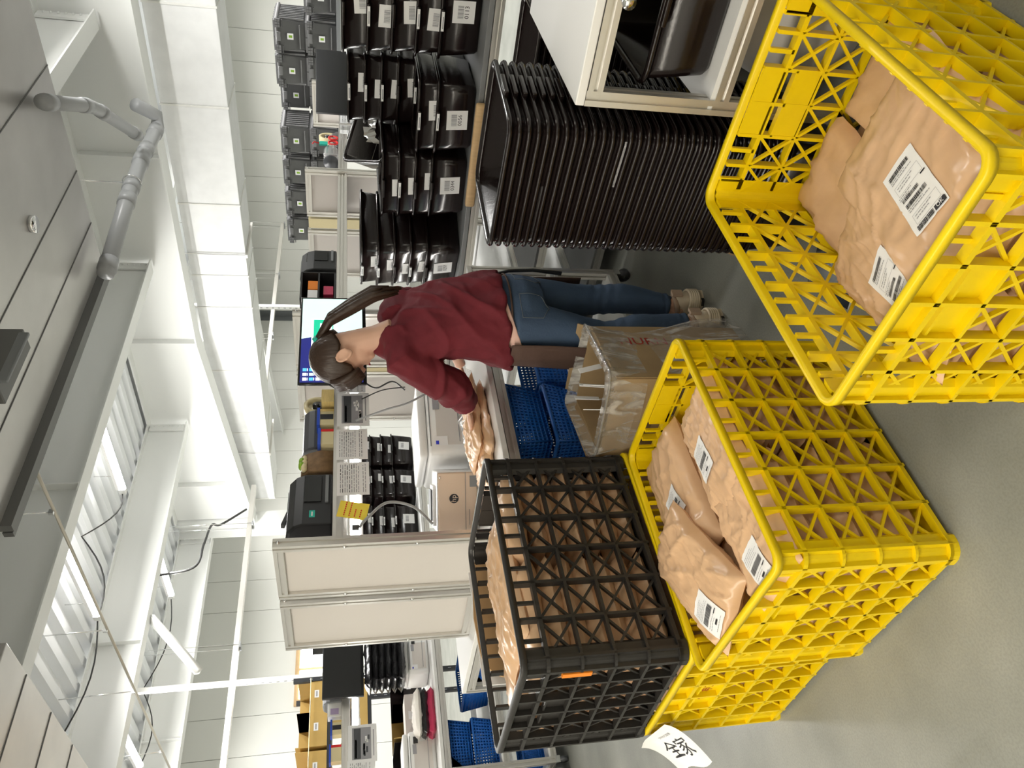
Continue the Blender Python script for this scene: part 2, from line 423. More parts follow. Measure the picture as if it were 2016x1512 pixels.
# vertical strut posts hanging behind the monitor
for x, y, z0, lb in ((8.82, 7.0, 1.92, 'white perforated strut post hanging behind the computer monitor'), (3.92, 8.3, 1.72, 'white vertical strut post between the tray and the shelf of the rear bench')):
    t = thing('strut_post', lb, 'post', (x, y, z0)); mb = MB().box((0, 0, (3.98-z0)/2), (.05, .05, 3.98-z0), 'white_paint')
    z = .1
    while z < 1.6: mb.box((-.026, 0, z), (.002, .012, .03), 'mid_grey'); z += .08
    mb.build('channel', t)
# galvanised ceiling units above the photographer
def unit(name, x0, x1, y0, y1, label, seams, z=3.2):
    t = thing(name, label, 'ceiling panel', (0, 0, z))
    MB().box(((x0+x1)/2, (y0+y1)/2, .09), (x1-x0, y1-y0, .18), 'galv').build('sheet_casing', t, bevel=.004)
    s = MB()
    for y in seams: s.box(((x0+x1)/2, y, -.002), (x1-x0-.02, .006, .006), 'galv_dark')
    s.build('seam', t)
    f = MB(); f.box(((x0+x1)/2, y1+.02, .02), (x1-x0, .05, .15), 'galv_dark').box(((x0+x1)/2, y1+.075, -.02), (x1-x0, .035, .05), 'galv_dark')
    x = x0+.2
    while x < x1: f.box((x, y1+.1, -.01), (.03, .02, .05), 'mid_grey'); x += .28
    f.build('flange', t)
    for cx, cy in ((x0+.1, y0+.1), (x1-.1, y0+.1), (x0+.1, y1-.1), (x1-.1, y1-.1)): MB().tube([(cx, cy, .18), (cx, cy, .72)], .006, 'chrome', n=5).build('hanger', t)
    MB().tube([(x1-.9, y1-.9, .0), (x1-.9, y1-.9, -.03)], .05, 'chrome', n=12).build('drain_cap', t); return t
unit('ceiling_unit', 2.62, 4.96, .2, 3.55, 'large galvanised sheet metal unit hung from the ceiling with the grey drain pipe beside it', (.7, 1.4, 2.1, 2.8, 3.2))
unit('ceiling_unit', .3, 2.24, 4.05, 6.6, 'galvanised sheet metal unit hung beyond the gap from the drain pipe unit', (4.4, 4.9, 5.4, 5.9, 6.3))
tag(MB().box((3.10, 2.86, 3.135), (.42, .13, .13), 'galv_dark').box((3.10, 2.80, 3.06), (.36, .02, .05), 'mid_grey').build('service_box', bevel=.006), 'dark metal control box fixed under the galvanised unit', 'box')
# drain pipe
t = thing('drain_pipe', 'grey plastic drain pipe with elbow branching beside the galvanised ceiling unit', 'pipe', (0, 0, 0))
def pipe(pts, r, name, fit=True):
    mb = MB().tube(pts, r, 'pipe', n=16)
    for p, q in zip(pts[:-1], pts[1:]):
        d = (V3(q)-V3(p)).normalized(); L = (V3(q)-V3(p)).length
        if L > .35:
            for c in (V3(p)+d*.09, V3(q)-d*.09): mb.tube([c-d*.05, c+d*.05], r*1.14, 'pipe', n=16)
    return mb.build(name, t)
pipe([(4.45, 2.10, 3.10), (5.16, 2.44, 3.09), (5.28, 2.52, 3.08), (6.02, 3.07, 3.06)], .043, 'branch_pipe')
pipe([(4.62, 3.40, 3.08), (5.5, 3.28, 3.07), (6.05, 3.25, 3.06), (6.60, 3.28, 3.05), (6.70, 3.22, 3.06), (6.55, 3.06, 3.18)], .056, 'main_pipe')
mb = MB().tube([(5.62, 3.26, 3.13), (5.62, 3.26, 3.9)], .005, 'chrome', n=5)
mb.tube([(5.62+.0, 3.26+.066*cos(a*pi/8), 3.07+.066*sin(a*pi/8)) for a in range(17)], .004, 'chrome', n=5); mb.build('pipe_hanger', t)
t = thing('conduit', 'thin steel conduit crossing below the roof beams on wire hangers', 'conduit', (0, 0, 0))
MB().tube([(3.33, 3.7, 3.32), (3.30, 11.5, 3.32)], .011, 'conduit', n=8).build('tube', t)
for y in (4.35, 5.9, 7.0, 8.4): MB().tube([(3.31, y, 3.33), (3.31-.02, y, 3.95)], .005, 'chrome', n=5).box((3.31, y, 3.33), (.035, .02, .03), 'chrome').build('wire_hanger', t)
# fluorescent tubes hung from the deck
LB = ['glowing fluorescent tube nearest the long white beam, right of the steel conduit', 'glowing fluorescent tube crossing behind the thin steel conduit']
for i, (x, y) in enumerate(TUBES):
    lab = LB[i] if i < 2 else 'fluorescent tube lamp on the white ceiling deck'
    t = thing('tube_lamp', lab, 'lamp', (x, y, 3.70), 0, 'ceiling tube lamps' if i > 1 else None)
    MB().tube([(0, -.6, 0), (0, .6, 0)], .028, 'tube_glow', n=10).build('tube', t)
    MB().box((0, -.63, .01), (.06, .07, .06), 'white_plastic').box((0, .63, .01), (.06, .07, .06), 'white_plastic').box((0, 0, .05), (.04, 1.2, .03), 'white_plastic').tube([(0, -.4, .05), (0, -.4, .23)], .004, 'chrome', n=5).tube([(0, .4, .05), (0, .4, .23)], .004, 'chrome', n=5).build('fitting', t)
def sag(a, b, n=8, s=.15): return [V3(a).lerp(V3(b), i/n)-V3((0, 0, s*sin(pi*i/n))) for i in range(n+1)]
tag(MB().tube(sag((5.25, 6.62, 3.72), (4.5, 6.3, 3.86), 8, .12)+sag((4.5, 6.3, 3.86), (3.95, 6.82, 3.72), 8, .12)[1:]+sag((3.95, 6.82, 3.72), (2.9, 7.0, 3.85), 8, .1)[1:], .007, 'cable', n=6).build('lamp_cable'), 'black cable drooping between the two glowing fluorescent tubes', 'cable')
tag(MB().tube(sag((5.6, 9.26, 3.72), (4.4, 9.3, 3.86), 8, .12)+sag((4.4, 9.3, 3.86), (3.5, 9.24, 3.72), 8, .12)[1:], .007, 'cable', n=6).build('lamp_cable'), 'black cable drooping between the two far tube lamps behind the second beam', 'cable')
# ------------------------------------------------------------------ workbenches, partitions, shelves
H = .855
def bench(name, x0, x1, y0, y1, label, front='y', shelves=(.45, .13), top='white_plastic', casters=True):
    t = thing(name, label, 'workbench', ((x0+x1)/2, (y0+y1)/2, 0)); cx, cy = (x0+x1)/2, (y0+y1)/2
    X0, X1, Y0, Y1 = x0-cx, x1-cx, y0-cy, y1-cy
    MB().box((0, 0, H-.012), (x1-x0, y1-y0, .024), top).build('worktop', t, bevel=.003)
    a = .02; zb = .09
    for px in (X0+a, X1-a):
        for py in (Y0+a, Y1-a):
            MB().prof((px, py, zb), (px, py, H-.024), .04, up=(0, 1, 0)).build('leg', t)
            if casters:
                MB().tube([(px-.012, py, .035), (px+.012, py, .035)], .035, 'dark_grey', n=12).box((px, py, .075), (.045, .045, .03), 'chrome').box((px, py, .05), (.034, .02, .04), 'chrome').build('caster', t)
    for z, nm in [(H-.046, 'top_rail')]+[(s-.03, 'shelf_rail') for s in shelves]:
        mb = MB()
        mb.prof((X0+.04, Y0+a, z), (X1-.04, Y0+a, z), .04).prof((X0+.04, Y1-a, z), (X1-.04, Y1-a, z), .04)
        mb.prof((X0+a, Y0+.04, z), (X0+a, Y1-.04, z), .04).prof((X1-a, Y0+.04, z), (X1-a, Y1-.04, z), .04)
        mb.build(nm, t)
    for s in shelves: MB().box((0, 0, s-.004), (x1-x0-.01, y1-y0-.01, .012), top).build('lower_shelf', t)
    g = MB()
    for sy in (Y0, Y1):
        for px, d in ((X0+.04, 1), (X1-.04, -1)):
            yy = sy+(.004 if sy < 0 else -.004)
            g.add([(px, yy, H-.07), (px+d*.07, yy, H-.07), (px, yy, H-.14)], [(0, 1, 2), (2, 1, 0)], 'alu')
    g.build('corner_bracket', t); return t
bench("workbench", 1.69, 3.06, 2.15, 3.02, 'white aluminium framed workbench the person leans on, printers on top', top='white_plastic')
bench("workbench", 1.69, 3.06, 3.06, 3.93, 'workbench behind the tall partitions, back to back with the printer bench')
bench('workbench', 3.36, 4.86, 2.62, 3.52, 'white workbench beyond the corner, behind the person')
bench('workbench', 4.92, 6.42, 2.62, 3.52, 'far workbench under the grey flip lid totes')
bench('workbench', 3.26, 4.06, .35, 2.52, 'workbench covered with dark brown bins at right of the person', shelves=(.45, .13), top='esd_mat')
bench('workbench', 3.26, 4.06, -1.4, .31, 'workbench at the right edge carrying the bin numbered 0113', shelves=(.45, .13), top='esd_mat')
bench('workbench', 1.82, 2.50, -1.0, .775, 'aluminium framed bench at right front with a bin on its shelf', shelves=(.49,))
bench('workbench', 1.72, 3.20, 5.2, 6.05, 'rear workbench at left with the white printer and garment bags', shelves=(.45, .13))
bench('workbench', .2, 1.68, 5.2, 6.05, 'rear workbench at the left edge with paper sheets hanging above')
bench('workbench', 3.26, 4.76, 5.2, 6.05, 'rear workbench holding the dark bins seen beneath the printer shelf')

def partition(x, y0, y1, label, z0=H, z1=1.729):
    t = thing('partition', label, 'partition panel', (x, y0, z0)); h = z1-z0; L = y1-y0
    MB().prof((0, .02, 0), (0, .02, h), .04).build('post', t); MB().prof((0, L-.02, 0), (0, L-.02, h), .04).build('post', t)
    MB().prof((0, .04, h-.02), (0, L-.04, h-.02), .04).build('top_rail', t); MB().prof((0, .04, .02), (0, L-.04, .02), .04).build('bottom_rail', t)
    MB().box((0, L/2, h/2), (.012, L-.076, h-.076), 'white_panel').build('panel', t)
    s = MB()
    for y in (.02, L-.02):
        for z in (.3, h-.28): s.sph((-.021, y, z), (.006, .009, .009), 'chrome', 8, 5)
    s.sph((0, -.001, h-.02), (.009, .005, .009), 'chrome', 8, 5)
    s.build('screw', t); return t
partition(1.80, 2.62, 3.02, 'tall white partition panel in aluminium frame, nearer of the pair left of the printer')
partition(1.80, 3.06, 3.48, 'tall white partition panel behind the nearer one, left of the printer')
partition(3.32, 2.66, 3.06, 'white partition panel behind the computer monitor')
partition(3.32, 3.10, 3.52, 'white partition panel lit from the side behind the white printer')
partition(5.0, 2.72, 3.10, 'square white partition panel beside the scissors cup, above the tilted brown bin')
partition(5.0, 3.22, 3.64, 'square white partition panel nearest the person, past the cream strip')
partition(6.5, 2.72, 3.12, 'white partition panel behind the black monitor back above the bins')
tag(MB().box((5.0, 3.16, 1.29), (.03, .08, .86), 'tape').build('foam_strip'), 'cream strip standing in the gap between two square partition panels', 'strip')
tag(MB().box((3.32, 3.085, 1.29), (.03, .03, .86), 'tape').build('foam_strip'), 'cream strip between the partition panels behind the monitor', 'strip')

def shelf(x0, x1, y0, y1, label, lamp=None, z=1.44):
    t = thing('overhead_shelf', label, 'shelf', (x0, y0, z)); L = x1-x0; D = y1-y0
    MB().prof((0, .02, .03), (L, .02, .03), .04, h=.06).build('front_rail', t); MB().prof((0, D-.02, .03), (L, D-.02, .03), .04, h=.06).build('back_rail', t)
    MB().box((L/2, D/2, .056), (L, D-.076, .012), 'white_panel').build('shelf_board', t)
    MB().box((.02, D/2, .03), (.03, D-.08, .05), 'alu').box((L-.02, D/2, .03), (.03, D-.08, .05), 'alu').build('side_rail', t)
    if lamp:
        q = thing('shelf_lamp', lamp, 'lamp', (x0+L/2, y0+.22, z-.005))
        MB().rbox((0, 0, -.035), (L-.12, .10, .06), .008, 'white_plastic').build('lamp_housing', q)
        MB().box((0, -.052, -.03), (L-.16, .004, .04), 'lamp_glow').box((0, 0, -.057), (L-.16, .08, .004), 'lamp_glow').build('diffuser', q)
        area('shelf_light', (x0+L/2, y0+.22, z-.07), L-.2, .08, 42, (1, .98, .95))
        area('shelf_light', (x0+L/2, y0+.165, z-.035), L-.2, .04, 9, (1, .98, .95), rot=(radians(90), 0, 0))
    return t
shelf(1.83, 3.29, 2.70, 3.02, 'aluminium shelf above the printers, holding label printers and hung with sheets', 'bright white lamp strip under the printer shelf')
shelf(3.35, 4.97, 2.74, 3.06, 'aluminium shelf between the partitions behind the person')
shelf(5.03, 6.47, 2.74, 3.08, 'aluminium shelf with the scissors cup and tape dispenser')
shelf(.22, 3.28, 5.65, 6.00, 'long aluminium shelf over the rear benches at left', 'bright lamp strip under the long rear shelf')
for x in (1.72, 3.24):
    t = thing('shelf_support', 'aluminium upright carrying the long rear shelf at bench joint '+('near the white printer' if x < 2 else 'behind the dark bins'), 'post', (x, 6.0, H))
    MB().prof((0, -.02, 0), (0, -.02, .58), .04).build('upright', t)
shelf(3.30, 4.80, 5.65, 6.00, 'rear shelf above the dark bins seen behind the printers')

# paper notes hanging from the shelf fronts
def note(loc, w, h, label, kind=0, seed=0, tilt=0):
    t = MB(); M0 = Matrix.Translation(V3(loc)) @ Matrix.Rotation(tilt, 4, 'Y') @ face_y(0, 0, 0)
    t.rect(M0, -w/2, -h, w/2, 0, 'paper'); K = M0 @ Matrix.Translation((0, 0, .0012)); rd = random.Random(seed)
    if kind == 1:   # printed photo sheet
        t.rect(K, -w*.42, -h*.80, w*.42, -h*.14, 'ink_grey'); K2 = K @ Matrix.Translation((0, 0, .0006))
        t.rect(K2, -w*.40, -h*.44, w*.40, -h*.20, 'dark_grey'); t.rect(K2, -w*.38, -h*.30, w*.1, -h*.24, 'ink_grey')
        for i in range(9):
            a = rd.uniform(-.36, .2)*w; b = -h*rd.uniform(.5, .72); t.rect(K2, a, b-h*.07, a+w*rd.uniform(.08, .18), b, rd.choice(('paper', 'mid_grey', 'dark_grey', 'paper')))
        t.rect(K, -w*.35, -h*.90, w*.35, -h*.87, 'ink_grey')
    elif kind == 2:  # yellow note with red lines
        t.rect(K, -w/2, -h, w/2, 0, 'yellow_paper'); K2 = K @ Matrix.Translation((0, 0, .0006))
        for r in range(4):
            x = -w*.38
            while x < w*(.40 if r < 2 else .1): t.rect(K2, x, -h*(.25+.18*r), x+w*.09, -h*(.21+.18*r), 'red'); x += w*.125
    else:
        for r in range(12):
            y = -h*(.1+.07*r); x = -w*.42
            if rd.random() < .15: continue
            while x < w*.4:
                a = rd.uniform(.04, .16)*w; t.rect(K, x, y-h*.02, min(x+a, w*.44), y, 'ink_grey' if rd.random() < .8 else 'ink'); x += a+w*.03
    return tag(t.build('note_sheet'), label, 'paper sheet')
yA = 2.676
note((2.565, yA-.022, 1.485), .22, .150, 'printed sheet with grey pictures hung on the printer shelf below the tan sticky notes', 1, 1)
note((2.345, yA-.02, 1.487), .185, .140, 'typed sheet hung on the printer shelf beside the picture sheet', 0, 2)
note((2.145, yA-.018, 1.483), .185, .140, 'typed sheet with a blue dot hung on the printer shelf, nearest the label printer', 0, 3)
note((2.745, yA-.016, 1.49), .12, .14, 'small sheet hung on the printer shelf between picture sheet and monitor', 0, 4)
note((1.985, yA-.018, 1.475), .085, .125, 'yellow note with red printed rows stuck on the printer shelf', 2, 5, tilt=.22)
yE = 5.63
note((2.13, yE-.018, 1.455), .26, .20, 'printed picture sheet hung on the long rear shelf under the tape boxes', 1, 6)
note((1.90, yE-.016, 1.465), .24, .19, 'typed sheet hung on the long rear shelf, second from the picture sheet', 0, 7, .05)
note((1.64, yE-.016, 1.46), .24, .20, 'typed sheet hung on the long rear shelf at the left edge of the photo', 0, 8)
yF = 2.716
note((5.78, yF-.012, 1.49), .15, .16, 'typed sheet hung under the scissors, beside the crumpled foil', 0, 9)
note((5.60, yF-.012, 1.49), .15, .15, 'typed sheet hung under the scissors cup, nearest the partition', 0, 10)
note((5.98, yF-.012, 1.475), .14, .13, 'small sheet with a printed frame hung under the black monitor back', 1, 11)
# ------------------------------------------------------------------ dark nesting bins
def rr(lx, ly, r, z, n=4):
    out = []
    for (sx, sy, a0) in ((1, 1, 0), (-1, 1, pi/2), (-1, -1, pi), (1, -1, 3*pi/2)):
        for i in range(n+1):
            a = a0+pi/2*i/n; out.append(V3((sx*(lx/2-r)+r*cos(a), sy*(ly/2-r)+r*sin(a), z)))
    return out
def bin_meshes(L, Wd, Hh, tap=.045):
    m = MB(); b = tap
    m.loft([rr(L-b-.02, Wd-b-.02, .025, 0), rr(L-b, Wd-b, .035, .012), rr(L-.012, Wd-.012, .04, Hh-.012), rr(L-.018, Wd-.018, .037, Hh-.012), rr(L-b-.008, Wd-b-.008, .032, .018), rr(L-b-.03, Wd-b-.03, .022, .016)], 'bin_brown')
    r = MB(); r.loft([rr(L-.012, Wd-.012, .04, Hh-.012), rr(L+.010, Wd+.010, .05, Hh-.012), rr(L+.014, Wd+.014, .052, Hh-.005), rr(L+.006, Wd+.006, .048, Hh), rr(L-.014, Wd-.014, .04, Hh), rr(L-.020, Wd-.020, .037, Hh-.012)], 'bin_brown', caps=False)
    h = MB()
    hs = [MB().rbox((s*(L/2+.010), 0, Hh-.010), (.020, .095, .013), .004, 'bin_brown').mesh('handle') for s in (-1, 1)]
    return m.mesh('shell'), r.mesh('rim'), *hs
BM = {}
def place(me, name, parent):
    o = bpy.data.objects.new(name, me); COL.objects.link(o); o.parent = parent; return o
def nbin(loc, rz, label, num=None, size=(.40, .345, .18), group=None, lab=True, sticker=False, tilt=None, seed=0, faded=.0):
    if size not in BM: BM[size] = bin_meshes(*size)
    L, Wd, Hh = size
    t = thing('nesting_bin', label, 'plastic bin', loc, rz, group)
    if tilt: t.rotation_euler = tilt
    s = place(BM[size][0], 'shell', t); place(BM[size][1], 'rim', t); place(BM[size][2], 'handle', t); place(BM[size][3], 'handle', t)
    if lab:
        rd = random.Random(seed); w, h = .092, .098; ang = math.atan2(.0165, Hh-.024); oy = -.02+rd.uniform(-.03, .03)
        zc = .078; xf = -(L-.045)/2-(zc-.012)*math.tan(ang)-.0022
        K = face_x(xf, oy, zc) @ Matrix.Rotation(ang, 4, 'X') @ Matrix.Rotation(rd.uniform(-.06, .06), 4, 'Z')
        m = MB().rect(K, -w/2, -h/2, w/2, h/2, 'paper'); K2 = K @ Matrix.Translation((0, 0, .0006))
        m.barcode(K2 @ Matrix.Translation((0, .014, 0)), w*.58, .026, 'ink_grey', 20, seed)
        if num: m.text(num, .027, K2 @ Matrix.Translation((0, -.014, 0)), 'ink')
        m.build('label', t)
    if sticker:
        K = face_x(-(L/2+.010)-.0105, 0, Hh-.010); m = MB().rect(K, -.04, -.006, .04, .006, 'paper'); m.rect(K @ Matrix.Translation((0, 0, .0005)), -.03, -.004, .02, .001, 'ink_grey'); m.build('sticker', t)
    return t
# tall nested stack on the floor
SZ = (.415, .365, .19); dz = .0258; n = 33
first = nbin((2.03, 1.03, .001), radians(90-6), 'dark brown bin nested in the tall floor stack in front of the benches', size=SZ, lab=False, group='tall nested bin stack')
for i in range(1, n):
    rz = radians(84+random.Random(i).uniform(-.3, .3))
    if i == n-1:
        b = nbin((2.03, 1.03, .001+dz*i), rz, 'empty brown bin on top of the tall floor stack, open inside visible', size=SZ, lab=False)
    else:
        b = dup(first, (2.03+random.Random(i+50).uniform(-.002, .002), 1.03, .001+dz*i), rz)
second = nbin((2.80, 1.06, .001), radians(90), 'dark brown bin nested in the shadowed stack behind the right front bench', size=SZ, lab=False, group='shadowed nested bin stack')
for i in range(1, 24): dup(second, (2.80, 1.06, .001+dz*i), radians(90))
nbin((2.07, .525, .496), 0, 'large brown bin lying on the shelf of the right front bench', size=(.44, .40, .185), lab=False)

def stack(x, y, nums, sp, rz, where, size=(.40, .345, .18), z0=H+.001, seed=0):
    n = len(nums)
    for i, num in enumerate(nums):
        lv = 'bottom bin' if i == 0 else ('topmost bin' if i == n-1 else {1: 'second bin up', 2: 'third bin up', 3: 'fourth bin up', 4: 'fifth bin up', 5: 'sixth bin up'}[i])
        lab = 'dark brown bin'+(' numbered '+num+',' if num else ',')+' '+lv.replace(' bin', '')+' '+where
        rd = random.Random(seed*31+i)
        nbin((x+rd.uniform(-.004, .004), y+rd.uniform(-.005, .005), z0+sp*i), rz+rd.uniform(-.012, .012), lab, num, size, 'bins on the right benches' if x > 3 and y < 3 else 'bins on the rear bench', True, rd.random() < .5, seed=seed*17+i)
stack(3.50, 1.52, ['0056', None], .085, 0, 'in the short pair at the bench edge')
stack(3.54, 1.90, ['0344', None, None, None], .078, 0, 'in the stack of four at the bench edge', seed=1)
stack(3.85, 1.56, [None, None, None, None, '0231', None], .079, 0, 'in the stack carrying 0231 behind the pair', seed=2)
stack(3.60, 1.12, ['0113', None, None, '0291', '0144'], .104, 0, 'in the tall stack at the right edge', seed=3)
stack(3.60, .75, [None, None, None, None], .1, 0, 'in the stack right of the tall one', seed=8)
stack(3.50, 2.30, ['0297', None, None, None, None], .083, -.33, 'in the turned stack beside the red shirt', seed=4)
nbin((3.92, 1.96, H+.31), 0, 'brown bin tipped on its side above the stack of four', lab=False, tilt=(.35, -.55, .5))
stack(3.88, 1.98, [None, None, None, None], .078, .1, 'in the back stack under the tipped bin', seed=6)
for k, (x, y, rz) in enumerate(((3.48, 5.60, 1.66), (3.90, 5.60, 1.47), (4.32, 5.60, 1.64), (4.73, 5.60, 1.50))):
    stack(x, y, [None]*(4 if k else 4), .10, rz, ('in the rear column nearest the partition pair', 'in the second rear column from the partition pair', 'in the third rear column from the partition pair', 'in the rear column beside the lit panel')[k], size=(.38, .37, .20), seed=10+k)
tag(MB().rbox((0, 0, 0), (.035, .52, .045), .016, 'wood').build('wood_strip', loc=(3.235, 1.66, .845)), 'tan wooden edge piece by the bench front above the tall stack', 'wood strip')

# ------------------------------------------------------------------ grey flip-lid totes
def tote_parts():
    w, d, h = .335, .50, .31; b = MB()
    b.loft([rr(d-.05, w-.05, .012, 0), rr(d-.005, w-.005, .015, h-.03), rr(d+.03, w+.012, .012, h-.03), rr(d+.03, w+.012, .012, h-.002)], 'grey_tote')
    for s in (-1, 1):
        for i in range(9): b.box((-.2+.05*i, s*(w/2-.004), h*.45), (.014, .018, h*.82), 'grey_tote')
    b.box((-d/2-.002, 0, h*.18), (.012, w*.75, .012), 'grey_tote')
    lid = MB()
    for s in (-1, 1): lid.box((0, s*w*.24, h+.008), (d+.01, w*.46, .02), 'grey_tote')
    for s in (-1, 1):
        for i in range(6): lid.box((-.18+.07*i, s*w*.24, h+.021), (.012, w*.40, .008), 'grey_tote_dark')
    g = MB()
    for s in (-1, 1):
        g.box((-d/2-.014, s*w*.40, h-.075), (.02, .075, .008), 'grey_tote_dark').box((-d/2-.014, s*w*.40, h-.03), (.026, .085, .055), 'grey_tote_dark')
        for i in range(3):
            for j in range(2): g.box((-d/2-.029, s*w*.40-.027+.027*i, h-.043+.026*j), (.006, .021, .02), 'grey_tote')
    g.rbox((-d/2-.016, 0, h-.035), (.03, .10, .045), .006, 'grey_tote')
    k = MB(); K = face_x(-d/2-.006, .0, h*.50); k.rect(K, -.032, -.032, .032, .032, 'paper'); k.rect(K @ Matrix.Translation((0, 0, .001)), -.013, -.020, .013, .016, 'label_green')
    return [('body', b.mesh('body')), ('lid', lid.mesh('lid')), ('latch', g.mesh('latch')), ('label', k.mesh('label'))]
TP = tote_parts()
def tote(x, y, z, label):
    t = thing('flip_lid_tote', label, 'plastic tote', (x, y, z), 0, 'grey totes on the rack')
    for nm, me in TP: place(me, nm, t)
RZ = 1.55
for i, y in enumerate((2.74, 3.16, 3.53, 3.98, 4.36, 4.77, 5.20, 5.60)):
    wh = ('at the right edge of the photo', 'second column from the right edge', 'above the black monitor back', 'set back above the lilac panel', 'beside the tape dispenser', 'left of the scissors cup', 'above the square partition', 'at the left end of the row')[i]
    xx = 9.3 if i in (3,) else 8.9
    for j in range(2):
        if j == 1 and i == 0: continue
        tote(xx, y, RZ+.331*j, 'grey flip-lid tote '+wh+(', lower layer' if j == 0 else ', upper layer'))
t = thing('tote_rack', 'steel rack carrying the row of grey totes behind the partitions', 'rack', (9.05, 4.1, 0))
MB().box((0, 0, RZ-.02), (.9, 3.5, .04), 'mid_grey').build('shelf_board', t); MB().box((0, 0, .9), (.9, 3.5, .03), 'mid_grey').build('shelf_board', t)
for sx in (-.42, .42):
    for sy in (-1.72, 1.72): MB().box((sx, sy, (RZ-.04)/2), (.05, .05, RZ-.04), 'mid_grey').build('upright', t)

# ------------------------------------------------------------------ lattice crates
CL, CW, CH = .779, .572, .488
def wall_mb(n, L, m, plates, mt, text=None):
    # wall in local frame: u along the wall, z up, inner face at d=0 and ribs growing outward (+d); returns list of boxes
    mb = MB(); u0 = -L/2+.034; cw = (L-.068)/n; D = .024; T = .0068
    zb, band, top = .022, CH-.078, CH-.018; rows = 4; rh = (band-zb)/rows
    B = lambda u, d, z, su, sd, sz, ry=0: mb.box((u, d, z), (su, sd, sz), m, ry=ry)
    for i in range(n+1): B(u0+cw*i, D/2, CH/2-.005, T*1.3, D, CH-.03)
    for r in range(rows+1): B(0, D/2+.0005, zb+rh*r, L-.06, D-.001, T*(1.3 if r not in (0, rows) else 1.8))
    for i in range(n):
        c = u0+cw*(i+.5); pl = i in plates
        if not pl: B(c, .006, (band+top)/2, .010, .010, top-band)
        else: B(c, .004, (band+top)/2, cw, .006, top-band)
        for r in range(rows):
            z = zb+rh*(r+.5)
            if pl and r == rows-1:
                B(c, .004, z-rh*.14, cw, .006, rh*.68); B(c, D*.35, z+rh*.20, cw, D*.7, .006); continue
            Ld = sqrt(cw*cw+rh*rh)-.006; a = math.atan2(rh, cw)
            B(c, .005, z, Ld, .010, .0072, a); B(c, .0052, z, Ld, .010, .0072, -a)
    if text:
        K = Matrix(((1, 0, 0), (0, 0, 1), (0, 1, 0))).to_4x4()
        K = Matrix.Translation((.0, .0075, band-rh*.64)) @ Matrix(((-1, 0, 0), (0, 0, 1), (0, 1, 0))).to_4x4()
        mb.text(text, .042, K, 'ink_red')
    return mb
def orient(mb, a, off):
    R = Matrix.Rotation(a, 4, 'Z') @ Matrix.Translation((0, off, 0)); mb.v = [R @ v for v in mb.v]; return mb
CR = {}
def crate(loc, rz, label, m, text=None, plate_mark=False):
    t = thing('lattice_crate', label, 'crate', loc, rz)
    key = (m, text)
    if key not in CR:
        I = .026
        P = []
        P.append(('long_wall', orient(wall_mb(6, CL, m, (), m), pi, CW/2-I).mesh('long_wall')))
        P.append(('long_wall', orient(wall_mb(6, CL, m, (), m), 0, CW/2-I).mesh('long_wall')))
        P.append(('short_wall', orient(wall_mb(6, CW, m, (2, 3), m, text), pi/2, CL/2-I).mesh('short_wall')))
        P.append(('short_wall', orient(wall_mb(6, CW, m, (2, 3), m), -pi/2, CL/2-I).mesh('short_wall')))
        r = MB(); z = CH
        r.loft([rr(CL-.034, CW-.034, .030, z-.018, 6), rr(CL, CW, .042, z-.019, 6), rr(CL+.002, CW+.002, .043, z-.004, 6), rr(CL-.004, CW-.004, .041, z, 6), rr(CL-.026, CW-.026, .030, z, 6), rr(CL-.032, CW-.032, .028, z-.004, 6), rr(CL-.034, CW-.034, .030, z-.018, 6)], m, caps=False)
        P.append(('rim', r.mesh('rim')))
        for sx in (-1, 1):
            for sy in (-1, 1):
                c = MB(); o = []; q = []
                R0 = .040; arm = .012; N = 6
                def path(rr_, ins):
                    pts = [(CL/2-ins-arm-R0+.0, CW/2-ins)]
                    for i in range(N+1):
                        a = pi/2-pi/2*i/N; pts.append((CL/2-ins-rr_+rr_*cos(a), CW/2-ins-rr_+rr_*sin(a)))
                    pts.append((CL/2-ins, CW/2-ins-arm-R0)); return pts
                po = path(R0-.010, .012); pi_ = path(R0-.016, .025)
                ring = po+list(reversed(pi_))
                rings = [[V3((sx*a, sy*b, zz)) for a, b in ring] for zz in (0, CH-.02)]
                c.loft(rings, m, smooth=False)
                pf = path(R0, 0.0012); rf = pf+list(reversed(path(R0-.008, .013)))
                for q_ in range(5):
                    zz = .022+(CH-.078-.022)/4*q_; hh = .0055 if q_ in (0, 4) else .004
                    c.loft([[V3((sx*a, sy*b, zz-hh)) for a, b in rf], [V3((sx*a, sy*b, zz+hh)) for a, b in rf]], m, smooth=False)
                c.loft([[V3((sx*a, sy*b, z0_)) for a, b in rf] for z0_ in (0, .026)], m, smooth=False)
                P.append(('corner_post', c.mesh('corner_post')))
        b = MB().box((0, 0, .012), (CL-.06, CW-.06, .008), m)
        for i in range(-3, 4): b.box((i*.115, 0, .006), (.01, CW-.06, .012), m)
        for i in range(-2, 3): b.box((0, i*.11, .006), (CL-.06, .01, .012), m)
        P.append(('base', b.mesh('base')))
        CR[key] = P
    for nm, me in CR[key]: place(me, nm, t)
    return t
MID = (1.196, 1.622); RGT = (1.296, .681); BLK = (1.250, 2.205)
crate((*MID, 0), -.021, 'yellow lattice crate full of kraft mailers in the middle of the floor', 'yellow_plastic')
crate((*RGT, 0), -.037, 'large yellow lattice crate nearest the camera at lower right', 'yellow_plastic')
crate((BLK[0], BLK[1]-.01, 0), .01, 'yellow lattice crate on the floor under the black crate, red marking on it', 'yellow_plastic', text='佶神3')
bc = crate((BLK[0], BLK[1], CH+.002), .025, 'black lattice crate stacked on a yellow crate, full of flat mailers', 'black_plastic')
MB().box((-CL/2+.004, -CW/2+.052, .325), (.010, .020, .085), 'orange').build('orange_tag', bc)['label'] = 'orange patch on the corner post'
